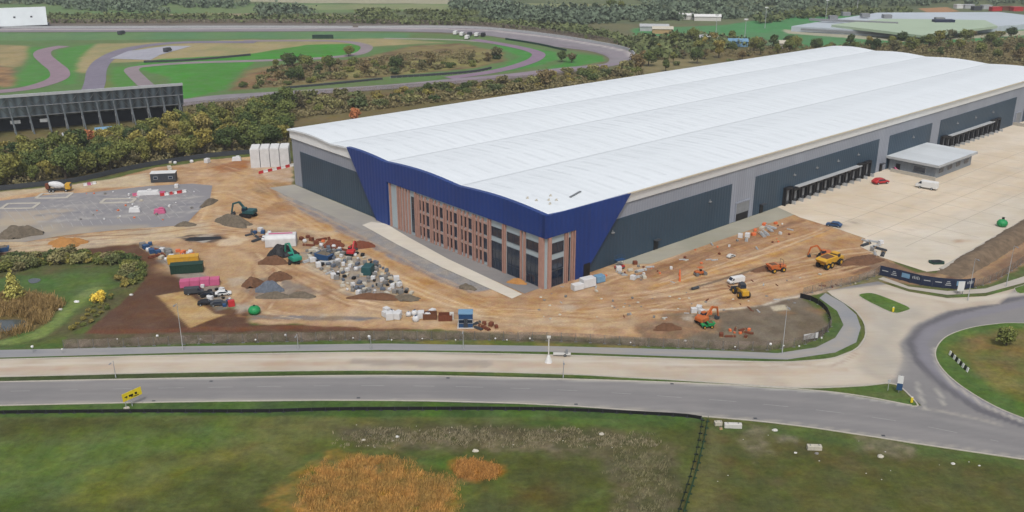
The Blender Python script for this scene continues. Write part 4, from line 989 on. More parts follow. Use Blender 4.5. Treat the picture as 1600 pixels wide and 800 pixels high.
#@@OBJ
# ================================================================ THINGS
def E_(name,px,py,rz,label,cat,group=None,z=0.):
    x,y=G(px,py); return empty(name,(x,y,z),rz,label,cat,group)
def one(mb,name,mat,px,py,rz,label,cat,group=None,z=0.,xy=None,bevel=0.):
    o=mb.build(name,mat,bevel=bevel); x,y=xy or G(px,py); o.location=(x,y,z); o.rotation_euler=(0,0,rz); return tag(o,label,cat,group)
def wheel(root,x,y,r,w,name='wheel',rim='yellow'):
    mb=MB(); mb.tube((x,y-w/2,r),(x,y+w/2,r),r,n=14); t=mb.build(name,M['rubber'],root)
    s=1 if y>0 else -1
    g=MB(); g.tube((x,y+s*(w/2-.02),r),(x,y+s*(w/2+.05),r),r*.5,n=10); g.build('rim',M[rim],t); return t
# ---- excavator: tracks, turntable house, cab, counterweight, boom, arm, bucket
def excavator(px,py,rz,paint_,label,s=1.,swing=.6,reach=1.,up=1.,group=None):
    E=E_('excavator',px,py,rz,label,'excavator',group); E.scale=(s,s,s); m=M[paint_]
    for q in(-1,1):
        mb=MB(); mb.prism([(-1.9,.2),(-1.6,0),(1.6,0),(1.9,.2),(2.0,.55),(1.6,.9),(-1.6,.9),(-2.,.55)],'y',q*1.15-.3,q*1.15+.3); mb.build('track',M['rubber'],E)
    mb=MB(); mb.box(0,0,.35,2.2,1.7,.4); mb.tube((0,0,.7),(0,0,1.0),.7,n=14); mb.build('undercarriage',M['darkgrey'],E)
    c,s_=math.cos(swing),math.sin(swing)
    def T(x,y,z): return (x*c-y*s_,x*s_+y*c,z)
    mb=MB(); 
    for bx in ((-.9,0,1.0,2.4,2.5,1.05),(-1.95,0,1.05,.6,2.4,.85)): mb.box(*T(*bx[:3]),*bx[3:],swing)
    mb.build('house',m,E,bevel=.08)
    mb=MB(); mb.box(*T(.45,.75,1.05),1.4,.95,1.75,swing,0,0,.85,.9); cb=mb.build('cab',m,E,bevel=.06)
    g=MB(); g.box(*T(.47,.75,1.7),1.46,1.0,.8,swing,0,0,.9,.92); g.build('cab_glass',M['glass'],cb)
    a=Vector(T(.4,-.2,1.5)); b=Vector(T(2.4*reach,-.2,1.5+2.3*up)); d=Vector(T(4.2*reach,-.2,1.5+1.7*up)); e=Vector(T(4.9*reach,-.2,.7)); 
    mb=MB(); mb.bar(a,b,.42,.55); mb.bar(b,d,.4,.45); mb.build('boom',m,E)
    mb=MB(); mb.bar(d+Vector((0,0,.15)),e,.32,.36); mb.build('arm',m,E)
    f=T(4.5*reach,-.2,.1)
    mb=MB(); mb.box(*f,.9,1.0,.75,swing,0,.4); mb.build('bucket',M['darkgrey'],E)
    mb=MB(); mb.tube(T(.9,-.2,1.4),T(1.9*reach,-.2,1.2+1.7*up),.09,n=6); mb.build('hydraulic_ram',M['steel'],E)
    return E
def dumper(px,py,rz,paint_,label,s=1.,group=None):
    E=E_('site_dumper',px,py,rz,label,'dumper',group); E.scale=(s,s,s); m=M[paint_]
    for x in(-1.3,1.3):
        for y in(-.95,.95): wheel(E,x,y,.6,.45)
    mb=MB(); mb.box(0,0,.55,4.,1.2,.35); mb.box(-1.5,0,.9,1.5,1.5,.7); mb.build('chassis',m,E,bevel=.06)
    mb=MB(); mb.prism([(.0,.95),(1.9,.95),(2.6,2.0),(2.2,2.05),(-.1,2.05)],'y',-1.05,1.05); sk=mb.build('skip',m,E,bevel=.05)
    g=MB(); g.box(1.1,0,1.95,1.9,1.8,.2,tx=.7,ty=.7); g.build('soil_load',M['soil'],sk)
    mb=MB(); mb.box(-.75,0,1.2,.6,.6,.5); mb.build('driver_seat',M['black'],E)
    mb=MB()
    for y in(-.65,.65): mb.tube((-1.3,y,1.4),(-1.3,y,2.9),.05,n=6); 
    mb.tube((-1.3,-.65,2.9),(-1.3,.65,2.9),.05,n=6); mb.build('roll_bar',M['darkgrey'],E); return E
def roller(px,py,rz,paint_,label,s=1.):
    E=E_('road_roller',px,py,rz,label,'road roller'); E.scale=(s,s,s); m=M[paint_]
    for x in(-1.4,1.5):
        mb=MB(); mb.tube((x,-.9,.6),(x,.9,.6),.6,n=18); mb.build('drum',M['steel'],E)
    mb=MB(); mb.box(0,0,.75,1.7,1.3,.7); mb.box(-1.2,0,1.15,1.5,1.2,.5); mb.build('body',m,E,bevel=.06)
    mb=MB(); mb.box(.1,0,1.45,.6,.6,.5); mb.build('driver_seat',M['black'],E)
    mb=MB(); mb.box(.0,0,2.6,1.8,1.4,.1)
    for x in(-.8,.8):
        for y in(-.6,.6): mb.tube((x,y,1.3),(x,y,2.6),.04,n=6)
    mb.build('canopy',m,E); return E
def telehandler(px,py,rz,label,s=1.):
    E=E_('loading_shovel',px,py,rz,label,'wheel loader'); E.scale=(s,s,s)
    for x in(-1.3,1.4):
        for y in(-1.,1.): wheel(E,x,y,.72,.5)
    mb=MB(); mb.box(-1.1,0,.8,2.6,1.5,1.1); mb.box(.9,0,.8,1.6,1.0,.6); mb.build('body',M['yellow'],E,bevel=.08)
    mb=MB(); mb.box(-.1,0,1.5,1.4,1.3,1.5,tx=.85,ty=.88); cb=mb.build('cab',M['darkgrey'],E,bevel=.05)
    g=MB(); g.box(-.1,0,1.95,1.44,1.34,.75,tx=.92,ty=.94); g.build('cab_glass',M['glass'],cb)
    mb=MB()
    for y in(-.5,.5): mb.bar((.7,y,1.5),(2.7,y,.7),.16,.3)
    mb.build('lift_arm',M['yellow'],E)
    mb=MB(); mb.prism([(2.6,.2),(3.5,.15),(3.4,.3),(2.85,.5),(2.8,1.2),(2.55,1.2)],'y',-1.3,1.3); mb.build('bucket',M['darkgrey'],E); return E
def grader(px,py,rz,label,s=1.):
    E=E_('articulated_dump_truck',px,py,rz,label,'dump truck'); E.scale=(s,s,s)
    for x in(-2.9,-1.3,2.2):
        for y in(-1.15,1.15): wheel(E,x,y,.8,.55)
    mb=MB(); mb.box(0,0,.9,6.6,1.1,.4); mb.box(3.0,0,1.0,1.6,1.9,.9); mb.build('chassis',M['yellow'],E,bevel=.08)
    mb=MB(); mb.box(1.55,0,1.3,1.4,1.9,1.7,tx=.9,ty=.9); cb=mb.build('cab',M['yellow'],E,bevel=.06)
    g=MB(); g.box(1.56,0,2.05,1.46,1.94,.7,tx=.94,ty=.94); g.build('cab_glass',M['glass'],cb)
    mb=MB(); mb.prism([(-4.4,2.3),(-3.4,1.3),(.5,1.3),(.75,2.6),(-3.2,2.6)],'y',-1.35,1.35); sk=mb.build('tipping_body',M['yellow'],E,bevel=.06)
    g=MB(); g.box(-1.6,0,2.5,3.4,2.3,.45,tx=.5,ty=.5); g.build('soil_load',M['soil'],sk); return E
def car(px,py,rz,mat,label,van=False,group=None,s=1.,name=None,roofmat=None,z=0.):
    E=E_(name or('parked_van' if van else 'parked_car'),px,py,rz,label,'van' if van else 'car',group,z); E.scale=(s,s,s)
    if van: pr=[(-2.5,.4),(2.6,.4),(2.65,.95),(2.1,1.15),(1.5,1.95),(-2.45,2.0)]; gl=[(1.15,1.25),(2.0,1.2),(1.5,1.85),(1.15,1.85)]
    else: pr=[(-2.1,.35),(2.15,.35),(2.2,.7),(1.2,.88),(.55,1.38),(-1.1,1.42),(-1.8,.95),(-2.15,.9)]; gl=[(-1.55,.93),(1.05,.9),(.5,1.3),(-1.05,1.34)]
    mb=MB(); mb.prism(pr,'y',-.88,.88); mb.build('body',M[mat],E,bevel=.08)
    mb=MB(); mb.prism(gl,'y',-.895,.895); mb.build('window',M['glass'],E)
    if van: mb=MB(); mb.add([(2.13,-.75,1.17),(2.13,.75,1.17),(1.56,.72,1.9),(1.56,-.72,1.9)],[(0,1,2,3)]); mb.build('windscreen',M['glass'],E)
    else:
        mb=MB(); mb.add([(1.2,-.75,.91),(1.2,.75,.91),(.6,.7,1.38),(.6,-.7,1.38)],[(0,1,2,3)]); mb.build('windscreen',M['glass'],E)
    for x in(-1.35,1.4):
        for y in(-.85,.85): wheel(E,x,y,.33,.2,rim='lightgrey')
    return E
def cabin(px,py,rz,l,w,h,wall,roof,name,label,cat='site cabin',z=0.,windows=True):
    E=E_(name,px,py,rz,label,cat,None,z)
    mb=MB(); mb.box(0,0,.1,l,w,h-.1); 
    for k in range(int(l/.6)): mb.box(-l/2+.3+k*.6,-w/2-.03,.15,.12,.06,h-.3)
    mb.build('wall',M[wall],E)
    mb=MB(); mb.box(0,0,h,l+.16,w+.16,.16); mb.build('roof',M[roof],E)
    if windows:
        for k in(-.3,.3):
            g=MB(); g.box(l*k,-w/2-.06,1.1,1.3,.08,.9); f=g.build('window',M['lightgrey'],E); g=MB(); g.box(l*k,-w/2-.08,1.2,1.1,.08,.7); g.build('glass',M['glass'],f)
        g=MB(); g.box(0,-w/2-.06,.15,.9,.08,2.); g.build('door',M['darkgrey'],E)
    return E
TA=R(12)
# machines on the right of the site
grader(1297,415,R(38),'big yellow dump truck near the dark spoil on the right of the site',1.05)
excavator(1287,402,R(150),'orange','orange excavator working just behind the big yellow dump truck',.8,.5)
dumper(1213,424,R(200),'orange','orange dumper on brown soil between the two yellow machines',1.)
telehandler(1158,462,R(100),'yellow wheel loader standing on sand above the grey mound',1.05)
roller(1094,430,R(20),'orange','small orange roller beside the long trench near the office corner',.75)
excavator(1100,505,R(20),'orange','orange excavator with its boom folded among the heaps by the road fence',.85,.3)
dumper(1105,512,R(10),'green','small green dumper parked under the orange excavator by the road fence',.6)
excavator(460,410,R(100),'teal','bright teal excavator digging at the dark covered mound',.95,.5,1.15,1.25)
excavator(388,338,R(150),'darkteal','dark teal excavator beside the loading bank near the car park',1.05,.3)
excavator(550,398,R(60),'red','small red excavator beside the stacked kerbs near the office',.75,.4)
car(1150,442,R(200),'white','white pickup parked on blue sheeting beside the trench',True,s=.8)
car(1142,402,R(40),'offwhite','small pale buggy parked on the sand above the roller',s=.6)
# cement mixer lorry by the car park
E=E_('mixer_lorry',93,299,R(8),'cement mixer lorry with white and red drum at the top left of the car park','lorry'); E.scale=(.85,.85,.85)
for x in(-3.,-1.8,2.6):
    for y in(-1.05,1.05): wheel(E,x,y,.52,.35,rim='lightgrey')
MB().box(0,0,.7,8.2,1.1,.35).build('chassis',M['darkgrey'],E)
c_=MB().box(3.3,0,.9,1.8,2.3,2.1,tx=.92).build('cab',M['yellow'],E,bevel=.08); MB().box(3.5,0,1.9,1.7,2.0,.8,tx=.95).build('windscreen',M['glass'],c_)
mb=MB(); d0=Vector((2.,0,1.9)); d1=Vector((-3.2,0,3.0)); r_=[.5,1.15,1.3,1.1,.6]
for k in range(4): mb.tube(d0.lerp(d1,k/4),d0.lerp(d1,(k+1)/4),r_[k],r_[k+1],14)
mb.build('mixer_drum',M['tarp'],E)
mb=MB(); mb.box(-3.7,0,1.2,1.2,1.6,1.9); mb.build('hopper',M['rust'],E)
# vehicles in the yard
def ycar(*a,**k): return car(*a,z=.06,**k)
ycar(1375,287,R(20),'red','red car parked beside the loading docks left of the grey office',s=1.25)
ycar(1448,295,R(140),'white','white van with a dark front standing at the corner of the grey office',van=True,s=1.25)
ycar(1398,266,R(100),'pink','dull pink car tucked against the near side wall of the grey office',s=.9)
ycar(1303,354,R(150),'blue','dark blue car on the edge of the pale yard beside the soil',s=.95)
o=MB(); o.lathe(0,0,[(.9,0),(1.35,.5),(1.4,1.2),(1.0,1.75),(.3,2.)],14)
T_=E_('fuel_tank',1565,354,0,'bright green round tank standing alone on the pale service yard','tank',z=.06); o.build('tank_body',M['green'],T_,True); MB().box(.4,.6,1.6,.5,.5,.8).build('filler_box',M['black'],T_)
T_=E_('fuel_tank',398,490,0,'bright green round tank at the tip of the brown soil bank','tank'); o=MB(); o.lathe(0,0,[(.8,0),(1.3,.5),(1.3,1.1),(.9,1.6),(.2,1.8)],14); o.build('tank_body',M['green'],T_,True); MB().lathe(0,0,[(.25,1.75),(.25,2.0)],10).build('filler_cap',M['darkgreen'],T_)
o=MB(); o.prism([(-1.9,0),(-1.3,-1.2),(1.4,-1.2),(2.,0),(1.3,1.2),(-1.4,1.2)],'z',0,.35); T_=E_('manhole_cover_slab',1463,411,R(5),'dark green six sided cover lying on the pale yard corner','cover',z=.06); o.build('frame',M['darkgreen'],T_); MB().prism([(-1.4,0),(-1.,-.8),(1.,-.8),(1.5,0),(1.,.8),(-1.,.8)],'z',.35,.42).build('lid',M['black'],T_)
# cabins and stores
cabin(257,283,R(9),7.6,3.2,2.9,'darkgrey','white','site_cabin','dark grey site cabin with white roof behind the car park')
cabin(728,509,R(1),2.9,2.4,3.1,'blue','cyan','site_kiosk','blue kiosk on a white base beside the road fence','kiosk')
MB_=MB().box(0,0,0,3.5,2.9,.25); one(MB_,'ground_slab',M['offwhite'],728,509,R(1),'white slab under the blue kiosk by the road fence','slab',z=-.12)
cabin(287,410,TA,7.2,2.2,1.6,'yellow','yellow','storage_container','long yellow container in the row of stores on the diagonal pad','container',windows=False)
cabin(293,425,TA,7.4,2.3,2.1,'darkgreen','darkgreen','storage_container','dark green container between the yellow and pink stores','container',windows=False)
E=E_('board_stack',313,446,TA,'long stack of pink insulation boards in the row of stores','stack')
for k in range(4): MB().box(-3.3+k*2.2,0,.1,2.12,2.1,1.5+.06*(k%3)).build('board_bundle',M['pink'],E)
MB().box(0,0,0,8.6,1.9,.1).build('pallet',M['timber'],E)
E=E_('sheeted_store',440,382,R(8),'white sheeted block shaped like a low tent in the middle of the site','store')
mb=MB(); mb.prism([(-2.2,0),(2.2,0),(2.2,2.2),(1.4,2.9),(-1.4,3.0),(-2.2,2.3)],'x',-3.9,3.9); mb.build('cover',M['tarp'],E,bevel=.15); MB().box(0,0,3.0,6.,.5,.14).build('roof_batten',M['pink'],E)
# tall white tank enclosure at the back corner
E=empty('sprinkler_tanks_enclosure',(*G(424,257),0),R(9),'row of tall white panelled tanks behind the left corner of the warehouse','tank')
for k in range(4):
    t_=MB().box(-4.8+k*3.2,0,0,3.0,7.,6.2).build('tank_panel',M['tarp'],E)
    MB().box(-4.8+k*3.2+1.6,-3.3,.0,.14,.3,6.0).build('joint',M['darkgrey'],E)
    MB().box(-4.8+k*3.2,0,6.2,2.7,6.6,.25).build('roof',M['white'],E)
def barriers(px0,py0,px1,py1,n,label,group,alt=('red','white')):
    a=G(px0,py0);b=G(px1,py1); rz=math.atan2(b[1]-a[1],b[0]-a[0])
    protos_={}
    for k in range(n):
        t=k/(n-1); m=alt[k%2]
        if m not in protos_:
            E=empty('water_barrier',(0,0,0),0,label,'barrier',group)
            MB().prism([(-.28,0),(.28,0),(.2,.25),(.1,.45),(.1,.9),(-.1,.9),(-.1,.45),(-.2,.25)],'x',-.85,.85).build('barrier_body',M[m],E,bevel=.04)
            MB().box(.9,0,.25,.12,.16,.5).build('link_lug',M['darkgrey'],E)
            protos_[m]=E; o=E
        else: o=dup(protos_[m])
        o.location=(a[0]+(b[0]-a[0])*t,a[1]+(b[1]-a[1])*t,0); o.rotation_euler=(0,0,rz); o['label']=label.replace('COLOR',m)
barriers(408,271,456,260,8,'COLOR barrier block in the line in front of the tall white tanks','tank barriers')
barriers(212,306,254,303,7,'COLOR barrier block in the upper row on the car park','upper car park barriers',('pink','white'))
barriers(255,306,287,301,6,'COLOR barrier block at the right end of the car park row','right car park barriers',('red','white'))
barriers(135,290,146,288,3,'COLOR barrier block behind the mixer lorry','barriers behind the lorry',('white','pink'))
for px,py,m,l in ((211,331,'tarp','white sheeted bundle on the lower part of the car park'),(250,333,'pink','pink bundle on the lower part of the car park'),(232,304,'tarp','large white sheeted stack behind the car park barriers'),(370,251,'tarp','white sheeted pallet beside the back fence near the tanks')):
    one(MB().box(0,0,0,3.2 if 'large' not in l else 7,1.8,1.3,tx=.85,ty=.8).box(.4,.2,1.3,1.4,1.,.35,tx=.8),'covered_bundle',M[m],px,py,R(10),l,'bundle',bevel=.1)
# white wrapped packs at the office corner
for k,(px,py,l,w_,h) in enumerate(((902,452,2.6,1.8,1.3),(918,447,3.4,2.2,2.),(936,440,2.4,1.9,1.5))):
    one(MB().box(0,0,.12,l,w_,h,ty=.9).box(0,0,0,l,w_*.9,.12),'wrapped_pack',M['tarp' if k<2 else 'cyan'],px,py,R(30),('left and lowest','largest and middle','pale blue right hand')[k]+' wrapped pack beside the navy office corner','pack',bevel=.1)
E=E_('lifting_platform',968,420,R(35),'blue and red scissor lift beside the navy wall foot','lift')
MB().box(0,0,.4,2.4,1.2,.4).build('chassis',M['red'],E); mb=MB()
for k in range(3):
    mb.bar((-1,-.4,.8+k*.5),(1,-.4,1.3+k*.5),.08,.08); mb.bar((1,.4,.8+k*.5),(-1,.4,1.3+k*.5),.08,.08)
mb.build('scissor',M['steel'],E); mb=MB(); mb.box(0,0,2.3,2.4,1.2,.12)
for x in(-1.15,1.15):
    for y in(-.55,.55): mb.tube((x,y,2.4),(x,y,3.4),.04,n=6)
mb.box(0,-.57,3.35,2.4,.06,.06);mb.box(0,.57,3.35,2.4,.06,.06); mb.build('platform',M['blue'],E)
for x in(-.8,.8):
    for y in(-.55,.55): wheel(E,x,y,.3,.2,rim='grey')
# ---- heaps of soil, sand and stone
def heap(px,py,l,w_,h,mat,rz,label,cat='heap',name='soil_heap',seed=0):
    nn=22; vs=[];fs=[]; rr=np.random.default_rng(seed+int(px))
    ph=rr.random(6)*6
    for i in range(nn+1):
        for j in range(nn+1):
            u=i/nn*2-1;v=j/nn*2-1; r=math.hypot(u,v)
            th=math.atan2(v,u); ed=1+.16*math.sin(3*th+ph[0])+.1*math.sin(5*th+ph[1])
            q=max(0,1-r/ed*1.02); z=h*(min(1,q*1.55)**.9)*(1+.12*math.sin(u*7+ph[2])*math.sin(v*6+ph[3]))+ (rr.random()-.5)*.12*h*(q>0)
            vs.append((u*l/2,v*w_/2,z-.03 if q>0 else -.25))
    for i in range(nn):
        for j in range(nn):
            a=i*(nn+1)+j; fs.append((a,a+nn+1,a+nn+2,a+1))
    mb=MB(); mb.add(vs,fs); return one(mb,name,M[mat],px,py,rz,label,cat)
heap(30,368,12,6,2.6,'greysoil',R(15),'long grey heap of rubble on the left edge of the car park')
heap(106,381,10,6,1.5,'sand',R(5),'orange sand heap on the pale strip below the car park',name='sand_heap')
heap(395,446,5.5,4,1.8,'soil',R(10),'brown soil heap left of the blue grey gravel heap')
heap(436,436,6,3.6,1.7,'soil',R(10),'brown soil heap above the blue grey gravel heap')
heap(422,453,6.5,4.2,2.,'gravel',R(10),'blue grey gravel heap among the brown heaps',name='gravel_heap')
heap(428,464,8,2.6,1.1,'greysoil',R(5),'low brown heap in front of the blue grey gravel')
heap(470,463,7,2.6,1.1,'greysoil',R(-5),'low grey heap right of the gravel with red topping')
heap(428,411,7.5,3.4,1.7,'soil',R(5),'brown spoil beside the teal excavator')
heap(441,399,8.6,4.4,2.6,'black',R(5),'dark sheeted mound behind the teal excavator',name='sheeted_mound')
heap(590,466,14,2.8,1.2,'soil',R(-3),'brown bank at the foot of the stacked materials')
heap(634,468,7,2.6,1.1,'greysoil',R(-5),'grey bank at the right end of the stacked materials')
heap(365,350,12,5,2.4,'greysoil',R(-25),'earth bank with the dark teal excavator on it')
heap(1042,514,6,2.6,1.2,'soil',R(0),'dark brown heap by the road fence left of the orange excavator')
heap(1195,421,8,3,.9,'soil',R(30),'dark spoil behind the orange dumper')
heap(1345,408,14,6,1.,'soil',R(25),'wide dark spoil spread at the right end of the soil')
heap(290,352,6,3,1.,'greysoil',R(0),'small rubble heap at the lower right of the car park')
heap(326,318,3.2,9,1.2,'greysoil',R(-12),'rubble ridge along the right edge of the car park')
heap(565,386,7,3,1.6,'rust',R(10),'rusty brown scrap heap near the small red excavator',name='scrap_heap')
heap(520,385,6,3,1.8,'rust',R(0),'dark brown scrap heap at the top of the stacked materials',name='scrap_heap')
heap(730,462-12,5,2.5,.9,'greysoil',R(-30),'low rubble heap at the end of the concrete path',)
heap(808,462-20,5,2.4,1.,'sand',R(-20),'small sand heap at the office entrance',name='sand_heap')
# sunken lined pit
mb=MB(); mb.prism([(-4.5,-1.2),(-1.,-1.8),(4.8,-.4),(4.2,1.4),(-3.8,1.2)],'z',-.2,.08); one(mb,'pit_liner',M['black'],318,373,R(4),'black liner sheet laid in the small pit above the diagonal stores','liner')
# ---- loose building materials in the storage area: every pallet, bag and bundle its own thing
def mat_protos():
    out={}
    def mk(key,f,name,cat):
        E=empty(name,(0,0,0),0,None,cat); f(E); out[key]=E
    def pal(mat,h,l=1.3,w_=1.1):
        def f(E):
            MB().box(0,0,0,l,w_,.14).build('pallet',M['timber'],E); MB().box(0,0,.14,l*.95,w_*.95,h,tx=.96,ty=.96).build('load',M[mat],E,bevel=.05)
        return f
    mk('blocks',pal('greystone',1.),'block_pallet','pallet'); mk('white',pal('tarp',1.2,1.5,1.3),'wrapped_pallet','pallet'); mk('kerbs',pal('stone',.7,1.8,1.1),'kerb_pallet','pallet')
    mk('bpal',pal('black',.8),'wrapped_pallet','pallet'); mk('blue',pal('blue',.9),'wrapped_pallet','pallet'); mk('teal',pal('darkteal',1.3,2.2,1.6),'wrapped_pallet','pallet'); mk('brick',pal('rust',1.),'brick_pallet','pallet'); mk('oran',pal('netting',.7,1.2,.9),'wrapped_pallet','pallet')
    def bag(E):
        mb=MB(); mb.lathe(0,0,[(.45,0),(.62,.25),(.6,.7),(.42,.95),(.15,1.)],10); mb.build('bag_body',M['tarp'],E,True); MB().box(0,0,.95,.5,.08,.2).build('lifting_loop',M['blue'],E)
    mk('dbl',pal('gravel',.8,1.6,1.),'block_pallet','pallet'); mk('bag',bag,'bulk_bag','bag')
    def pipes(mat):
        def f(E):
            for k,(y,z) in enumerate(((-.45,.17),(-.12,.17),(.21,.17),(-.28,.45),(.05,.45))): MB().tube((-1.9,y,z),(1.9,y,z),.16,n=8).build('pipe',M[mat],E)
            MB().box(1.0,-.12,0,.1,1.1,.62).build('strap',M['timber'],E)
        return f
    mk('pipes',pipes('darkgrey'),'pipe_bundle','pipes'); mk('rpipes',pipes('rust'),'pipe_bundle','pipes'); mk('wpipes',pipes('lightgrey'),'pipe_bundle','pipes')
    def skip(E):
        MB().prism([(-1.6,0),(1.6,0),(2.1,1.3),(-2.1,1.3)],'y',-.9,.9).build('skip_body',M['blue'],E,bevel=.04); MB().box(0,0,1.25,3.4,1.6,.35,tx=.6,ty=.6).build('rubbish',M['greysoil'],E)
    mk('skip',skip,'rubbish_skip','skip')
    return out
MP=mat_protos(); musd=set()
MLBL={'dbl':'slate blue block pallet','bpal':'black wrapped pallet','blocks':'grey block pallet','white':'white wrapped pallet','kerbs':'pallet of pale kerb stones','blue':'blue wrapped pallet','teal':'dark teal wrapped stack','brick':'pallet of red brown bricks','oran':'orange wrapped pallet','bag':'white bulk bag','pipes':'bundle of dark pipes','rpipes':'bundle of rusty pipes','wpipes':'bundle of pale pipes','skip':'blue rubbish skip'}
def mat_put(key,x,y,where,rz=None,s=1.):
    o=MP[key]
    if key in musd: o=dup(o)
    musd.add(key); o.location=(x,y,.0); o.rotation_euler=(0,0,rz if rz is not None else random.uniform(0,3.1)); o.scale=(s,s,s)
    o['label']=MLBL[key]+' '+where; o['group']=MLBL[key]+' '+where; return o
def mats(poly,n,keys,where,space=1.6,rz=None,s0=.8,s1=1.3):
    for x,y in scatter(poly,space,n): mat_put(random.choice(keys),x,y,where,rz,random.uniform(s0,s1))
mats([(478,393),(520,384),(575,403),(612,430),(645,460),(600,466),(550,460),(510,428),(482,408)],150,['blocks','white','kerbs','blocks','kerbs','pipes','wpipes','bag','blocks','bpal','dbl','dbl','kerbs'],'in the big storage heap left of the office',1.15,s0=.45,s1=1.)
mats([(385,362),(420,360),(425,378),(395,376)],13,['blue','pipes','white','bag','rpipes'],'beside the white sheeted block',1.3,s0=.7,s1=1.)
mats([(462,372),(500,372),(560,392),(540,396),(480,384)],14,['brick','oran','rpipes','brick','bag'],'along the haul road near the office',1.7,s0=.7,s1=1.)
mats([(216,382),(240,384),(275,402),(262,412),(236,398)],16,['white','blocks','bag','rpipes','blue','kerbs'],'at the top of the diagonal pad',1.5)
mats([(275,394),(300,396),(306,402),(284,402)],6,['bag','white','oran'],'behind the yellow container',1.3)
mats([(596,488),(625,490),(622,500),(600,500)],6,['bag','white','white'],'at the left of the row by the road fence',1.2,s0=.9)
mats([(635,492),(675,486),(680,500),(640,503)],7,['bag','white'],'in the middle of the row by the road fence',1.2,s0=.9)
mats([(735,505),(775,508),(790,514),(745,514)],6,['brick','pipes','rpipes'],'right of the blue kiosk',1.3,s0=.6,s1=.9)
mats([(1115,518),(1165,512),(1185,528),(1130,530)],10,['rpipes','rpipes','oran','brick'],'among the red scrap by the road fence',1.,s0=.4,s1=.75)
mats([(1080,488),(1100,484),(1120,495),(1095,500)],5,['blue','white','oran'],'around the orange excavator by the fence',1.4,s0=.8,s1=1.)
mats([(1150,374),(1195,352),(1215,350),(1200,364),(1165,380)],12,['oran','oran','white','wpipes','kerbs'],'in the orange netted stacks along the dark wall',1.6,s0=.8,s1=1.1)
mats([(960,412),(1000,410),(1012,438),(980,446),(965,430)],10,['kerbs','wpipes','white','brick'],'at the foot of the dark wall near the navy corner',1.6,s0=.7,s1=1.)
mats([(1345,375),(1375,380),(1385,400),(1355,395)],9,['pipes','wpipes','blocks','white'],'on the edge where soil meets the yard',1.7,s0=.7,s1=1.)
mats([(300,352),(262,254),(330,250),(330,256),(262,260)],8,['white','bag','kerbs'],'along the dark back fence',2.,s0=.9,s1=1.3)
mats([(0,388),(14,386),(14,394),(0,394)],1,['skip'],'at the left edge below the car park')
mats([(560,430),(575,426),(578,434),(564,436)],1,['teal'],'in the middle of the storage heap',1,s0=1.5,s1=1.6)
mats([(490,402),(512,402),(508,412),(496,412)],1,['skip'],'at the left end of the storage heap')
for px,py,m,l in ((672,498,'brown','dark brown timber crate in the row by the road fence'),(696,500,'rust','rusty brown crate right of the dark one by the road fence')):
    E=E_('timber_crate',px,py,R(2),l,'crate'); MB().box(0,0,0,2.9,1.8,.12).build('base',M['timber'],E)
    MB().box(0,-.85,.12,2.9,.1,1.3).build('side',M[m],E); MB().box(0,.85,.12,2.9,.1,1.3).build('side',M[m],E); MB().box(-1.4,0,.12,.1,1.6,1.3).build('side',M[m],E); MB().box(1.4,0,.12,.1,1.6,1.3).build('side',M[m],E)
one(MB().box(0,0,0,.9,.9,1.6,ty=.8),'portable_heater',M['offwhite'],706,499,R(4),'white upright box right of the rusty crate','box',bevel=.05)
for px,py in ((1062,438),(1062,430)):
    one(MB().box(0,0,0,1.6,.5,1.1,ty=.6).box(0,0,1.1,.25,.25,.3),'work_barrier',M['netting'],px,py,R(80),('lower' if py>434 else 'upper')+' orange barrier on the sand above the sandy road','barrier')
# vehicles parked in the bottom compound
for px,py,m,v,an,l in ((303,459,'darkgrey',1,TA,'dark grey van touching the pink boards in the small compound'),(326,463,'black',0,TA,'black car in the middle of the small compound'),(349,461,'white',0,TA+.1,'white car at the right of the small compound'),(322,476,'black',0,TA,'black car in the front row of the small compound'),(342,477,'darkgrey',0,TA,'dark grey car at the front corner of the small compound')):
    car(px,py,an,m,l,bool(v),None,s=.82)
mats([(296,450),(340,448),(366,474),(345,484),(330,480)],22,['bpal','bag','white','bpal','blue'],'between the cars of the small compound',1.2,s0=.5,s1=.8)
one(MB().box(0,0,0,1.4,1.2,1.4,ty=.7),'equipment_box',M['red'],362,478,R(20),'small red box at the front corner of the parking compound','box',bevel=.05)
E=E_('concrete_sump',1088,0+455,R(30),'dark pipe end in the trench near the roller','pipe'); E.location=(*G(1086,452),0)
MB().tube((-.9,0,.3),(.9,0,.3),.34,n=12).build('pipe_wall',M['darkgrey'],E); MB().tube((.9,0,.3),(.96,0,.3),.4,n=12).build('pipe_collar',M['steel'],E)
#@@FENCES
# ================================================================ FENCES, SIGNS, LAMPS
def resample(P,step):
    out=[P[0]];acc=0
    for a,b in zip(P[:-1],P[1:]):
        d=math.hypot(b[0]-a[0],b[1]-a[1])
        if d<1e-6: continue
        t=step-acc
        while t<=d: out.append((a[0]+(b[0]-a[0])*t/d,a[1]+(b[1]-a[1])*t/d)); t+=step
        acc=(acc+d)%step
    return out
meshm,nt,b=newmat('fence mesh'); tc=nd(nt,'ShaderNodeTexCoord'); 
n1=noise(nt,tc.outputs['Object'],.5,5,.7); b.inputs['Base Color'].default_value=(.14,.12,.11,1); b.inputs['Roughness'].default_value=.8
wv=nd(nt,'ShaderNodeTexNoise'); wv.inputs['Scale'].default_value=14; nt.links.new(tc.outputs['Object'],wv.inputs['Vector'])
nt.links.new(mrange(nt,math_(nt,'ADD',math_(nt,'MULTIPLY',wv.outputs['Fac'],.7),math_(nt,'MULTIPLY',n1,.8)),.6,.95,.08,.55),b.inputs['Alpha'])
nt.links.new(mult(nt,(lambda c:(setattr(c.outputs[0],'default_value',(.17,.135,.11,1)),c.outputs[0])[1])(nd(nt,'ShaderNodeRGB')),mrange(nt,n1,.3,.7,.4,1.7)),b.inputs['Base Color'])
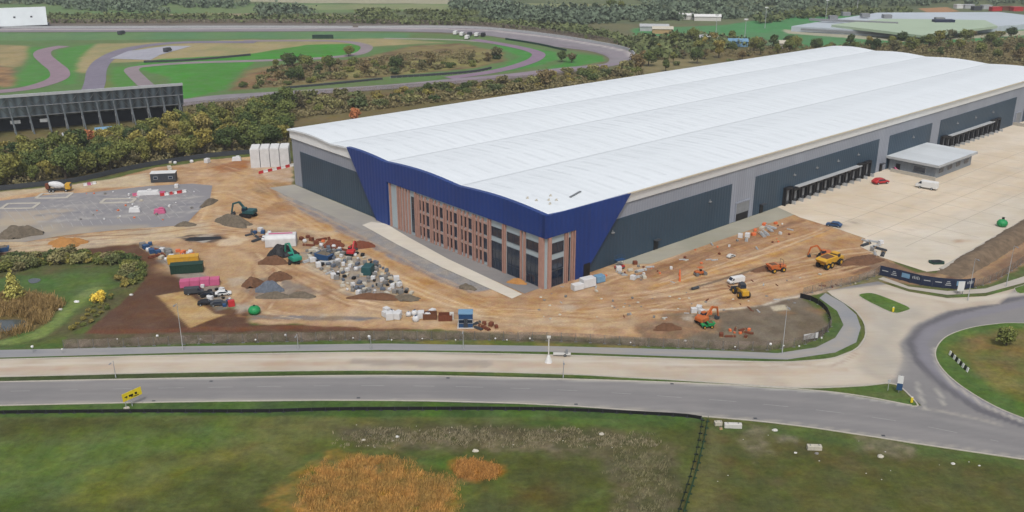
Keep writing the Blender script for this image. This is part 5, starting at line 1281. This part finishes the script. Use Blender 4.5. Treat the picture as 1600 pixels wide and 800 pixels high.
def fence(name,pts,h,step,panel,post,label,cat='fence',closedm=.04,tiltvar=.0,z0=0.,maxp=95,panel_name='panel'):
    P=resample(smooth_poly(GP(pts),6,False),step)
    c=P[0]; E=empty(name,(c[0],c[1],z0),0,label,cat)
    L=[(p[0]-c[0],p[1]-c[1]) for p in P]; k=0; rest=MB()
    for a,b_ in zip(L[:-1],L[1:]):
        a_=Vector((a[0],a[1],.12));bb=Vector((b_[0],b_[1],.12)); d=(bb-a_).normalized(); off=Vector((-d.y,d.x,0))*random.uniform(-tiltvar,tiltvar)
        mb=MB() if k<maxp else rest
        q=[a_+d*.04,bb-d*.04,bb-d*.04+Vector((0,0,h-.15))+off,a_+d*.04+Vector((0,0,h-.15))+off]; n_=Vector((-d.y,d.x,0))*closedm/2
        mb.add([v-n_ for v in q]+[v+n_ for v in q],[(3,2,1,0),(4,5,6,7),(0,1,5,4),(1,2,6,5),(2,3,7,6),(3,0,4,7)])
        if k<maxp: mb.build(panel_name,panel,E)
        k+=1
    if rest.v: tag(rest.build(panel_name,panel,E),kind='stuff')
    k=0; rest=MB()
    for p in L:
        mb=MB() if k<maxp else rest
        mb.tube((p[0],p[1],-.05),(p[0],p[1],h),.045,n=6); mb.box(p[0],p[1],0,.6,.25,.1)
        if k<maxp: mb.build('post',post,E)
        k+=1
    if rest.v: tag(rest.build('post',post,E),kind='stuff')
    return E,L,c
RF=[(100,545),(200,542),(300,538),(450,534),(600,531),(860,533),(1000,541),(1150,547),(1215,546),(1262,537),(1292,520),(1300,506)]
E,L,c=fence('temporary_site_fence',RF,2.0,2.9,meshm,M['steel'],'long grey mesh fence between the building site and the footway')
# round lamps and white notices standing against the site fence
wl=None
FN=[(96,540),(183,535),(368-268,0)]
for i,(px,py) in enumerate(((52,537),(98,538),(184,522),(247,520),(314,522),(447,519),(400,523),(552,519),(577,521),(612,522),(660,520),(712,522),(792,522),(774,521),(828,521),(985,526),(1070,528),(1148,533),(1203,533),(1224,531),(1248,533),(1283,520))):
    if wl is None:
        wl=empty('fence_marker',(0,0,0),0,'x','marker'); MB().tube((0,0,0),(0,0,1.5),.04,n=6).build('post',M['steel'],wl); mb=MB(); mb.lathe(0,0,[(.05,1.35),(.3,1.5),(.38,1.75),(.3,2.),(.05,2.1)],12); mb.build('white_ball',M['white'],wl,True); o=wl
    else: o=dup(wl)
    o.location=(*G(px,py+14),0); s=random.choice((.4,.5,.75)); o.scale=(s,s,s); o['group']='white markers along the site fence'; o['label']='round white marker on a thin post along the grey site fence'
ms=M['black']
fence('silt_fence',[(1250,466),(1272,472),(1290,486),(1297,500),(1296,512),(1282,526),(1262,533)],1.3,2.4,M['black'],M['steel'],'black fabric fence curving round the end of the grey mound',tiltvar=.15)
wh=empty('banner',(*G(1266,533),0),R(18),'white banner fixed to the fence at the rounded site corner','banner'); MB().box(0,0,.5,3.4,.06,1.2).build('sheet',M['tarp'],wh); MB().box(-1.7,0,0,.08,.08,1.8).build('pole',M['steel'],wh); MB().box(1.7,0,0,.08,.08,1.8).build('pole',M['steel'],wh)
fence('temporary_site_fence',[(1255,462),(1290,452),(1330,444),(1362,434),(1378,424)],2.,2.9,meshm,M['steel'],'grey mesh fence from the rounded corner up to the navy hoarding')
fence('temporary_site_fence',[(1524,450),(1550,440),(1580,424),(1610,404),(1680,370)],2.,2.9,meshm,M['steel'],'grey mesh fence beyond the right end of the navy hoarding')
dkfence=[(-60,304),(0,298),(60,292),(120,285),(200,267),(260,256),(330,246),(400,240)]
fence('back_fence',dkfence,1.7,3.2,M['darkgrey'],M['darkgrey'],'dark fence between the building site and the tree belt')
# navy hoarding with pale printed marks
E,L,c=fence('hoarding',[(1374,430),(1400,436),(1440,446),(1480,451),(1505,452),(1526,449)],2.5,2.4,M['navy'],M['darkgrey'],'navy site hoarding printed with pale emblems beside the roundabout','hoarding',.06)
for i,(a,b_) in enumerate(zip(L[:-1],L[1:])):
    d=Vector((b_[0]-a[0],b_[1]-a[1],0)); ln_=d.length; d.normalize(); n_=Vector((d.y,-d.x,0))*.06; o0=Vector((a[0],a[1],0))+n_
    mb=MB(); rz=math.atan2(d.y,d.x)
    kind=i%5
    def bx(u,z,w_,h): 
        p=o0+d*u; mb.box(p.x,p.y,z,w_,.03,h,rz)
    if kind==1: 
        for k in range(3): bx(.9,.8+k*.42,1.3-.3*k,.16)
    elif kind==3:
        for k in range(5): bx(.45+k*.36,1.2,.16,.6+.15*(k%2))
    elif kind==2: bx(1.2,.9,1.9,1.1)
    else: bx(1.2,1.3,1.4,.2)
    mb.build('printed_mark',M['cyan'] if kind==2 else M['lightgrey'],E)
o=empty('site_sign',(*G(1498,459),0),R(2),'blank white upright sign in front of the navy hoarding','sign'); MB().box(0,-.5,.9,1.5,.08,2.3).build('board',M['white'],o)
for s in(-.6,.6): MB().box(s,-.42,0,.1,.08,3.).build('post',M['steel'],o)
# black low fence round the foreground field, green strip on its return
fence('field_fence',[(-60,648),(0,647),(200,645),(400,645),(520,642),(700,641),(860,642),(1000,648),(1080,653),(1103,658)],.75,2.4,M['black'],M['darkgrey'],'low black plastic fence running the whole length of the foreground field')
gmesh=plain('green netting',rgb(40,84,52),.8,var=.2,scale=2)
fence('field_fence',[(1106,659),(1098,700),(1085,750),(1070,800),(1050,880)],1.1,2.2,gmesh,M['darkgreen'],'green netting fence running down from the field corner',z0=0)
fence('field_fence',[(1098,657),(1090,700),(1077,750),(1061,800),(1040,880)],.6,2.2,M['darkgreen'],M['black'],'low dark green fence beside the taller green netting')
# distant barriers round the race track
fence('track_barrier',[(560,44),(690,43.5),(770,46.5),(870,58),(940,69.5),(976,77),(991,86),(986,95)],1.6,9,M['lightgrey'],M['grey'],'pale concrete barrier along the outside of the far banked bend',closedm=.5)
fence('track_barrier',[(0,44.5),(200,44),(400,43.5),(560,44)],1.6,9,M['lightgrey'],M['grey'],'pale concrete barrier along the far straight of the race track',closedm=.5)
fence('catch_fence',[(0,36),(200,36),(400,36),(600,37),(760,41),(880,55),(985,72)],3.0,9,meshm,M['grey'],'tall mesh fence outside the far straight of the race track')
fence('tyre_wall',[(610,122),(680,118),(740,113),(770,107)],1.2,3.,M['darkgrey'],M['white'],'tyre wall with white posts on the inside of the near straight',closedm=.6)
fence('tyre_wall',[(440,139),(520,132),(600,124)],1.,4.,M['darkgrey'],M['darkgrey'],'dark tyre wall left of the one with white posts',closedm=.6)
fence('tyre_wall',[(225,98),(300,95),(400,86)],1.2,4.,M['darkgrey'],M['darkgrey'],'dark tyre wall edging the bright green infield',closedm=.6)
fence('tyre_wall',[(790,62),(840,70),(885,80)],1.2,4.,M['darkgreen'],M['darkgrey'],'dark wall under the inside edge of the far bend',closedm=.6)
fence('track_fence',[(285,168),(360,161),(440,154),(560,144),(700,134),(800,126),(900,115),(960,108)],2.2,8.,meshm,M['grey'],'mesh fence along the near straight of the race track')
# street lamps
LP_=None
def lamp(px,py,label,h=10.,rz=0.):
    global LP_
    if LP_ is None:
        LP_=empty('street_lamp',(0,0,0),0,'x','street lamp')
        MB().tube((0,0,0),(0,0,1.6),.11,.1,8).tube((0,0,1.6),(0,0,h),.075,.045,8).build('pole',M['lightgrey'],LP_)
        MB().tube((0,0,h-.05),(0,-1.1,h+.15),.04,n=6).build('bracket',M['lightgrey'],LP_); MB().box(0,-1.4,h+.08,.3,.75,.12).build('lamp_head',M['grey'],LP_)
        o=LP_
    else: o=dup(LP_)
    o.location=(*G(px,py),0); o.rotation_euler=(0,0,rz); o['label']=label; o['group']='street lamps'; return o
lamp(1222,552,'tall street lamp in front of the grey mound'); lamp(286,547,'street lamp on the footway below the tan pad'); lamp(466,545,'short street lamp by the fence below the gravel heap').scale=(1,1,.32)
lamp(880,590,'street lamp on the grass strip between the roads near the white cone').scale=(1,1,.35); lamp(181,590,'street lamp on the grass strip near the yellow sign').scale=(1,1,.35)
lamp(580,546,'street lamp below the storage heap').scale=(1,1,.3); lamp(1512,470,'street lamp right of the white upright sign'); lamp(1572,448,'street lamp at the right end of the hoarding'); lamp(724,545,'street lamp below the blue kiosk').scale=(1,1,.4)
# camera mast with white cone base, white bench beside it
o=empty('camera_mast',(*G(857,566),.05),0,'pale mast with a white cone foot between footway and dusty road','mast')
MB().lathe(0,0,[(.75,0),(.7,.1),(.3,1.3),(.14,1.5)],14).build('cone_base',M['white'],o); MB().box(0,0,1.5,.22,.22,3.6).build('mast',M['offwhite'],o); MB().box(0,0,5.1,.7,.5,.35).build('camera_box',M['offwhite'],o)
o=empty('mast_trailer',(*G(878,556),0),R(-3),'low pale trailer right of the white cone mast','trailer'); MB().box(0,0,.35,3.4,.9,.18).build('frame',M['offwhite'],o); MB().box(.9,0,.53,.5,.5,.8).build('battery_box',M['grey'],o)
for s in(-.5,.5): wheel(o,.6,s,.3,.15,rim='grey')
# yellow road works sign
o=empty('road_sign',(*G(197,639),0),R(48),'tilted yellow road sign with dark symbols standing on the near verge','sign')
b0=MB(); b0.box(1.4,0,1.55,3.5,.07,1.5,0,0,R(-4)); b0=b0.build('sign_board',M['sign_yellow'],o)
mb=MB()
for x,z,w_,h in ((.3,2.15,.5,.16),(.42,1.95,.16,.4),(1.2,2.05,.75,.34),(1.35,1.85,.2,.3),(2.1,2.1,.4,.4),(2.1,1.8,.9,.12)): mb.box(x,-.05,z-.0,w_,.03,h)
mb.build('symbol',M['black'],b0)
for x in(.1,1.2): MB().box(x,.08,0,.1,.1,2.4).build('post',M['lightgrey'],o)
MB().box(.1,.0,0,.8,.7,.25).build('ballast',M['stone'],o)
# keep left sign and bollards
o=empty('road_sign',(*G(1404,614),.12),R(-20),'blue and white direction sign on the tip of the grass splitter','sign'); MB().box(0,0,0,.12,.12,3.6).build('post',M['grey'],o); MB().box(0,-.1,.5,.95,.08,1.3).build('lower_panel',M['blue'],o); MB().box(0,-.1,1.85,.95,.08,1.5).build('upper_panel',M['white'],o)
for i,(px,py,l) in enumerate(((1395,488,'yellow bollard on the right tip of the small splitter island'),(1424,630,'yellow bollard on the sharp end of the long grass verge'))):
    o=empty('bollard',(*G(px,py),.12),0,l,'bollard'); MB().box(0,0,0,.42,.3,1.05,ty=.8).build('bollard_body',M['sign_yellow'],o,bevel=.06); MB().box(0,0,1.05,.3,.2,.08).build('bollard_cap',M['white'],o)
o=empty('bollard',(*G(1387,611),.12),0,'thin pale post left of the blue and white sign','post'); MB().tube((0,0,0),(0,0,2.2),.05,n=6).build('pole',M['lightgrey'],o); MB().box(0,-.05,1.7,.5,.05,.5).build('plate',M['lightgrey'],o)
# chevron boards on the island
c=G(1496,568); o=empty('chevron_board',(c[0],c[1],.16),0,'row of black and white blocks on the roundabout island edge','chevron sign')
a=Vector(G(1484,556));b_=Vector(G(1511,582))
for k in range(9):
    p=a.lerp(b_,k/8)-Vector(c); d=(b_-a); rz=math.atan2(d.y,d.x)
    MB().box(p.x,p.y,0,.52,.16,.85,rz,R(-12)).build('white_block' if k%2==0 else 'black_block',M['white' if k%2==0 else 'black'],o)
# stones, concrete blocks and slabs on the fields
def block(px,py,l,w_,h,rz,mat,label,cat='block',name='concrete_block'):
    E=E_(name,px,py,rz,label,cat); MB().box(0,0,0,l,w_,h,ty=.95).build('block_body',M[mat],E,bevel=.05)
    MB().box(-l*.3,0,h,.12,.3,.1).build('lifting_eye',M['steel'],E); MB().box(l*.3,0,h,.12,.3,.1).build('lifting_eye',M['steel'],E); return E
block(1145,668,2.9,.8,.8,R(-4),'offwhite','long pale concrete block beside the field fence corner'); block(1122,664,1.3,.8,.7,R(5),'stone','short pale block left of the long one at the fence corner'); block(1126,671,.5,.5,.4,R(5),'timber','small tan block below the two pale ones','block')
block(1272,702,2.3,.9,.75,R(-3),'stone','lone tan concrete block on the right hand grass')
def rock(px,py,r,mat,label,h=.7,name='boulder'):
    bm=bmesh.new(); bmesh.ops.create_icosphere(bm,subdivisions=2,radius=r)
    for v in bm.verts:
        k=1+.22*math.sin(v.co.x*7/r+px)*math.cos(v.co.y*6/r+py)+random.uniform(-.06,.06); v.co=Vector((v.co.x*k*1.2,v.co.y*k*.9,max(v.co.z*k*h,-.15*r)))
    me=bpy.data.meshes.new(name); bm.to_mesh(me); bm.free(); me.materials.append(M[mat]); o=link(bpy.data.objects.new(name,me)); o.location=(*G(px,py),.05); return tag(o,label,'stone')
rock(1376,714,.45,'stone','round pale boulder near the bare patch on the right hand grass'); rock(1489,725,.28,'offwhite','small white stone beside a dark tuft on the right grass'); rock(940,679,.38,'stone','pale boulder in the foreground field left of the fence corner'); rock(743,705,.42,'stone','white boulder below the dead grass band in the middle field')
rock(1211,673,.4,'offwhite','small pale stone on the verge right of the long block'); rock(1276,709,.3,'greystone','small dark stone below the lone tan block'); rock(120,472,.5,'white','white stone beside the path through the green hollow'); rock(94,484,.4,'offwhite','pale stone on the pond bank'); rock(205,461,.4,'offwhite','pale stone on the edge of the brown soil'); 
rock(568,688,.3,'stone','tiny pale stone left in the dead grass band'); rock(621,683,.3,'white','tiny white stone in the middle of the dead grass band'); rock(1530,728,.16,'offwhite','tiny stone at the far right of the right hand grass'); rock(1243,708,.22,'offwhite','tiny stone left of the lone tan block')
for i in range(12):
    x,y=random.uniform(1120,1560),random.uniform(680,760); rock(x,y,random.uniform(.05,.1),'offwhite','fist sized pale stone scattered on the right hand grass',name='stone')['group']='small stones on the right grass'
for i in range(24):
    x,y=random.uniform(540,1040),random.uniform(664,700); rock(x,y,random.uniform(.05,.12),'stone','fist sized pale stone scattered in the dead grass band',name='stone')['group']='small stones in the dead grass band'
for i in range(34):
    x,y=random.uniform(840,1260),random.uniform(455,500); 
    if y>500-(x-840)*.02: continue
    rock(x,y,random.uniform(.15,.3),random.choice(['stone','greystone']),'lump of stone lying on the tan soil right of the office',name='stone')['group']='lumps of stone on the soil'
# ================================================================ GRANDSTANDS AND FAR BUILDINGS
TR=G(285,132,15); TL=G(0,152,15)
d=Vector((TR[0]-TL[0],TR[1]-TL[1])).normalized(); ang=math.atan2(d.y,d.x); LEN=95.
GS=empty('grandstand',(TR[0],TR[1],0),ang,'dark back of a long steel grandstand with raking struts behind the trees','grandstand')
mgs=cladding('weathered stand cladding',rgb(150,166,180),'x',3.,.5,.7,.18)
mb=MB(); mb.prism([(0,15),(.35,15),(5.,6.6),(24,1.2),(24,.8),(4.8,6.2)],'x',-LEN,0); mb.build('seating_deck',mgs,GS)
mb=MB(); mb.prism([(-.25,14.6),(-.25,15.6),(.5,15.6),(.5,14.6)],'x',-LEN,0.05); mb.build('top_rail',M['lightgrey'],GS)
mstrut=plain('strut grey',rgb(120,128,134),.6)
n=16
for k in range(n):
    x=-2-k*6.1
    MB().bar((x,1.6,10.8),(x+1.,.6,0),.4,.45).build('strut',mstrut,GS)
    MB().bar((x+.2,4.6,6.4),(x+.2,5.4,0),.35,.35).build('column',M['grey'],GS)
    MB().bar((x+.1,1.9,4.2),(x+.1,10.,4.6),.3,.3).build('beam',M['grey'],GS)
    MB().bar((x+.05,-.1,15.),(x+.05,4.6,6.3),.25,.3).build('raker',M['grey'],GS)
for k in range(15):
    x=-2-k*6.1; MB().bar((x,.0,14.6),(x-6.1,4.5,6.4),.16,.16).build('brace',M['grey'],GS)
    MB().bar((x-6.1,.0,14.6),(x,4.5,6.4),.16,.16).build('brace',M['grey'],GS)
for z,y in((6.4,4.6),(10.6,2.2)): MB().bar((-LEN,y-.25,z),(0,y-.25,z),.25,.3).build('rail',M['grey'],GS)
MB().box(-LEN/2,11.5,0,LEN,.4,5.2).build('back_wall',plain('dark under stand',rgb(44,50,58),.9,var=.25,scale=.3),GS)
for x,z,w_ in ((-15,8,2.),(-27,7.5,1.8),(-52,5.,3),(-62,5.2,3.5),(-74,5,3),(-82,4,3)): MB().box(x,5.5,z-1.6,w_,.6,1.3).build('service_box',M['lightgrey'],GS)
for px,py,l in ((112,219,5.5),(170,210,9.)):
    E=E_('roofed_shed',px,py,R(25),('left' if px<150 else 'right')+' long low shed with pale roof at the foot of the grandstand','shed'); MB().box(0,0,0,l,3,2.4).build('wall',M['grey'],E); MB().prism([(-1.8,2.4),(1.8,2.4),(0,3.1)],'x',-l/2-.2,l/2+.2).build('roof',M['cyan'] if px>150 else M['lightgrey'],E)
# far white grandstand wall
a=G(-30,46);b_=G(75,42); rz=math.atan2(b_[1]-a[1],b_[0]-a[0]); WS=empty('grandstand',(b_[0],b_[1],0),rz,'far white walled grandstand at the top left','grandstand')
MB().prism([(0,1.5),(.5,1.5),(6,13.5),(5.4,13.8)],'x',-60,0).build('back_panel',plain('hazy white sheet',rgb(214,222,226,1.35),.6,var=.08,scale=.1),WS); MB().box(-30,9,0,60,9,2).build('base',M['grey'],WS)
for k in range(6): MB().bar((-6-k*9,.1,1.2),(-6-k*9,5.6,13.3),.3,.3).build('strut',M['grey'],WS)
for k in range(5): MB().box(-10-k*11,2.6,6.5,1.4,.6,1.4).build('floodlight',M['darkgrey'],WS)
# big low building top right
FB=empty('warehouse_building',(*G(1420,58),0),0,'huge low pale building across the sports fields at the top right','building')
ox,oy=G(1420,58)
def FL(px,py,z=0): x,y=G(px,py,z); return (x-ox,y-oy)
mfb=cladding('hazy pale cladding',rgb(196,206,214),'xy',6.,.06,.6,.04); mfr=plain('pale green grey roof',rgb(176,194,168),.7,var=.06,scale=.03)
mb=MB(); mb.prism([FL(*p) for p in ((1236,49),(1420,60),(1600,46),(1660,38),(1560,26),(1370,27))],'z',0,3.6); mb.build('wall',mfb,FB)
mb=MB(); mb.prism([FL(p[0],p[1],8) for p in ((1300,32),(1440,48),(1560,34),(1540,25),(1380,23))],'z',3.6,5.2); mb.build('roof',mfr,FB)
for (p,q_) in (((1250,50),(1410,59)),((1430,58),(1590,46))):
    a=FL(*p);b_=FL(*q_); MB().bar((a[0],a[1]-1.2,2.),(b_[0],b_[1]-1.2,2.),.3,1.4).build('window_band',M['grey'],FB)
for p in ((1320,34),(1350,36),(1384,38),(1300,40),(1466,43)):
    x,y=FL(*p); MB().box(x,y,4.5,6,5,2.6).build('plant_room',M['grey'],FB)
x,y=FL(1472,46); MB().box(x,y,4.5,14,6,2.4).build('loading_bay',M['navy'],FB)
x,y=FL(1350,44); MB().box(x-10,y-4,4.5,60,3,1.5,R(-24)).build('roof_duct',M['grey'],FB)
for i,(px,py,l,m) in enumerate(((1540,10,8,'lightgrey'),(1555,13,9,'red'),(1572,12,10,'rust'),(1588,13,9,'red'),(1512,9,9,'lightgrey'),(1525,12,7,'darkgrey'),(1497,9,6,'white'))):
    E=E_('storage_unit',px,py+4,R(10),('pale','red','rusty','bright red','light grey','dark','white')[i]+' unit number %s along the skyline at the top right'%('one two three four five six seven'.split()[i]),'building'); E['label']=('pale grey shed in the middle','bright red unit left','rust brown unit between the red ones','red unit at the right end','light grey shed at the left','dark shed beside the red unit','small white shed farthest left')[i]+' of the far depot at the top right'
    MB().box(0,0,0,l,5,3.).build('wall',M[m],E); MB().box(0,0,3.,l+.4,5.4,.3).build('roof',M[m],E)
for i,(px,py,l) in enumerate(((1075,28,14),(1105,30,20),(1022,46,20),(1035,50,14),(1107,64,12),(1152,70,12),(1225,73,7))):
    E=E_('farm_shed',px,py+2,R(-6),('long white roofed','pale roofed','pink grey roofed','low tan roofed','grey roofed','pale blue roofed','tiny cream')[i]+' shed '+('left of the pair by the dark wood','right of the pair by the dark wood','on the edge of the sports fields','among trees by the sports fields','among trees above the warehouse roof','beside the sports field fence','just above the warehouse roof crest')[i],'shed')
    MB().box(0,0,0,l,7,3.2).build('wall',M[('offwhite','offwhite','lightgrey','timber','grey','cyan','offwhite')[i]],E); MB().prism([(-4,3.2),(4,3.2),(0,4.8)],'x',-l/2-.3,l/2+.3).build('roof',M[('white','white','lightgrey','stone','lightgrey','cyan','stone')[i]],E)
fence('sports_fence',[(1095,60),(1160,70),(1230,72)],4.,8,meshm,M['white'],'tall pale fence round the corner of the sports field')
FLM=None
for i,(px,py) in enumerate(((1163,66),(1195,44),(1118,58),(1338,22),(1290,30))):
    if FLM is None:
        FLM=empty('floodlight_mast',(0,0,0),0,'x','floodlight'); MB().tube((0,0,0),(0,0,14),.25,.14,6).build('mast',M['lightgrey'],FLM); MB().box(0,0,14,2.4,.4,.8).build('lamp_bank',M['white'],FLM); o=FLM
    else: o=dup(FLM)
    o.location=(*G(px,py),0); o['label']='floodlight mast '+('nearest the warehouse roof','in the middle of the sports field','at the left edge of the sports field','behind the huge pale building','left of the huge pale building')[i]; o['group']='sports field floodlights'
# paddock vehicles on the far track
for i,(px,py,m) in enumerate(((712,54,'white'),(722,56,'white'),(734,56,'darkgrey'),(745,57,'white'),(755,57,'black'),(730,61,'white'),(190,54,'darkgrey'),(262,81,'darkgrey'))):
    car(px,py,R(80),m,('white','white','dark grey','white','black','long white','dark','dark')[i]+' van '+('leftmost in the row','second from left in the row','third in the row','fourth in the row','rightmost in the row','below the row','on the grass beside the far straight','beside the pale paddock')[i]+(' inside the far straight' if i<6 else ''),True,None,1.3)
MB_=MB().prism([(-7,-1.2),(7,-1.2),(6,1.2),(-6,1.2)],'z',0,2.4); one(MB_,'lorry_trailer',M['darkgreen'],505,60,R(0),'long dark green trailer on the infield grass below the far straight','trailer')

# earth berm along the outer edge of the service yard
path=resample(smooth_poly(GP([(1478,430),(1520,406),(1560,382),(1600,357),(1680,310),(1800,242)]),8,False),1.5); vs=[];fs=[]; prof=[(-4.2,-.3),(-3.,.7),(-1.4,1.7),(0,2.1),(1.2,1.6),(2.4,.7),(3.6,-.3)]
for i,p in enumerate(path):
    a=path[max(i-1,0)];b_=path[min(i+1,len(path)-1)]; d=Vector((b_[0]-a[0],b_[1]-a[1])).normalized()
    for u,z in prof: u2=u+random.uniform(-.25,.25)+.8; vs.append((p[0]+d.y*u2,p[1]-d.x*u2,z*(.8+.35*random.random())*min(1,i/9) if z>0 else z))
m7=len(prof)
for i in range(len(path)-1):
    for j in range(m7-1): fs.append((i*m7+j,i*m7+j+1,(i+1)*m7+j+1,(i+1)*m7+j))
mb=MB(); mb.add(vs,fs); tag(mb.build('earth_bank',M['bank'],smooth=True),kind='structure')
# gullies and patched tarmac on the roads
for i,(px,py) in enumerate(((240,627),(560,622),(900,632),(1180,654),(1380,681),(330,596),(700,591),(1050,600))):
    x,y=G(px,py); o=MB().box(0,0,0,.6,.45,.012).build('drain_cover',M['darkgrey']); o.location=(x,y,.055); tag(o,'iron drain cover at the edge of the near road','drain','drain covers along the near road')
# small clutter on the car park
random.seed(8)
for i in range(26):
    x,y=random.uniform(120,310),random.uniform(300,345); k=random.choice(['oran','white','kerbs','bag','blocks']); X,Y=G(x,y)
    mat_put(k,X,Y,'left lying on the unfinished car park',None,random.uniform(.3,.6))
for i in range(40):
    t=random.random(); x=lerp_=910+t*330; y=446-t*96+random.uniform(-6,22); X,Y=G(x,y)
    mat_put(random.choice(['kerbs','oran','wpipes','blocks','brick','white']),X,Y,'scattered over the sand beside the dark wall',None,random.uniform(.25,.55))
for i in range(34):
    x=random.uniform(860,1340); y=random.uniform(440,500)-max(0,(x-1150)*.25)
    X,Y=G(x,y); mat_put(random.choice(['kerbs','blocks','wpipes','rpipes']),X,Y,'scattered over the open soil right of the office',None,random.uniform(.2,.45))
# ================================================================ CAMERA, LIGHT
cam=bpy.data.cameras.new('camera'); co=bpy.data.objects.new('camera',cam); COL.objects.link(co)
cam.sensor_width=36; cam.lens=F/1600*36; co.location=(0,0,H); co.rotation_euler=(R(90)-PITCH,0,0); cam.clip_start=1; cam.clip_end=20000
S.camera=co
w=bpy.data.worlds.new('World'); S.world=w; w.use_nodes=True; nt=w.node_tree; bg=nt.nodes['Background']
SUN_EL=R(56); SUN_AZ=R(178)   # direction the light comes from, compass style from +Y clockwise
sky=nd(nt,'ShaderNodeTexSky'); sky.sky_type='NISHITA'; sky.sun_disc=False; sky.sun_elevation=SUN_EL; sky.sun_rotation=SUN_AZ; sky.dust_density=4; sky.air_density=1.; sky.ozone_density=1.
hs=nd(nt,'ShaderNodeHueSaturation'); hs.inputs['Saturation'].default_value=.45; nt.links.new(sky.outputs[0],hs.inputs['Color']); nt.links.new(hs.outputs[0],bg.inputs[0]); bg.inputs[1].default_value=.11
sl=bpy.data.lights.new('sun','SUN'); sl.energy=1.5; sl.angle=R(10); sl.color=(1,.97,.92); so_=bpy.data.objects.new('sun',sl); COL.objects.link(so_)
dv=Vector((math.sin(SUN_AZ)*math.cos(SUN_EL),math.cos(SUN_AZ)*math.cos(SUN_EL),math.sin(SUN_EL)))
so_.rotation_euler=dv.to_track_quat('Z','Y').to_euler()
S.view_settings.view_transform='Standard'; S.view_settings.look='None'; S.view_settings.gamma=1; S.view_settings.use_curve_mapping=False
S.view_settings.exposure=EXPO
S.render.resolution_x=1024; S.render.resolution_y=512

# the air: one closed box of thin even haze round camera and scene
mb=MB(); mb.box(0,2400,-2.,6000,5400,H+12); hz_=mb.build('haze',(lambda m:m)(bpy.data.materials.new('haze air'))); hm=hz_.data.materials[0]; hm.use_nodes=True; nt=hm.node_tree
nt.nodes.remove(nt.nodes['Principled BSDF']); pv=nd(nt,'ShaderNodeVolumePrincipled'); pv.inputs['Color'].default_value=(.86,.9,.96,1); pv.inputs['Density'].default_value=HAZE; pv.inputs['Anisotropy'].default_value=.2
nt.links.new(pv.outputs[0],nt.nodes['Material Output'].inputs['Volume']); tag(hz_,'thin autumn haze over the whole valley','haze',kind='stuff')
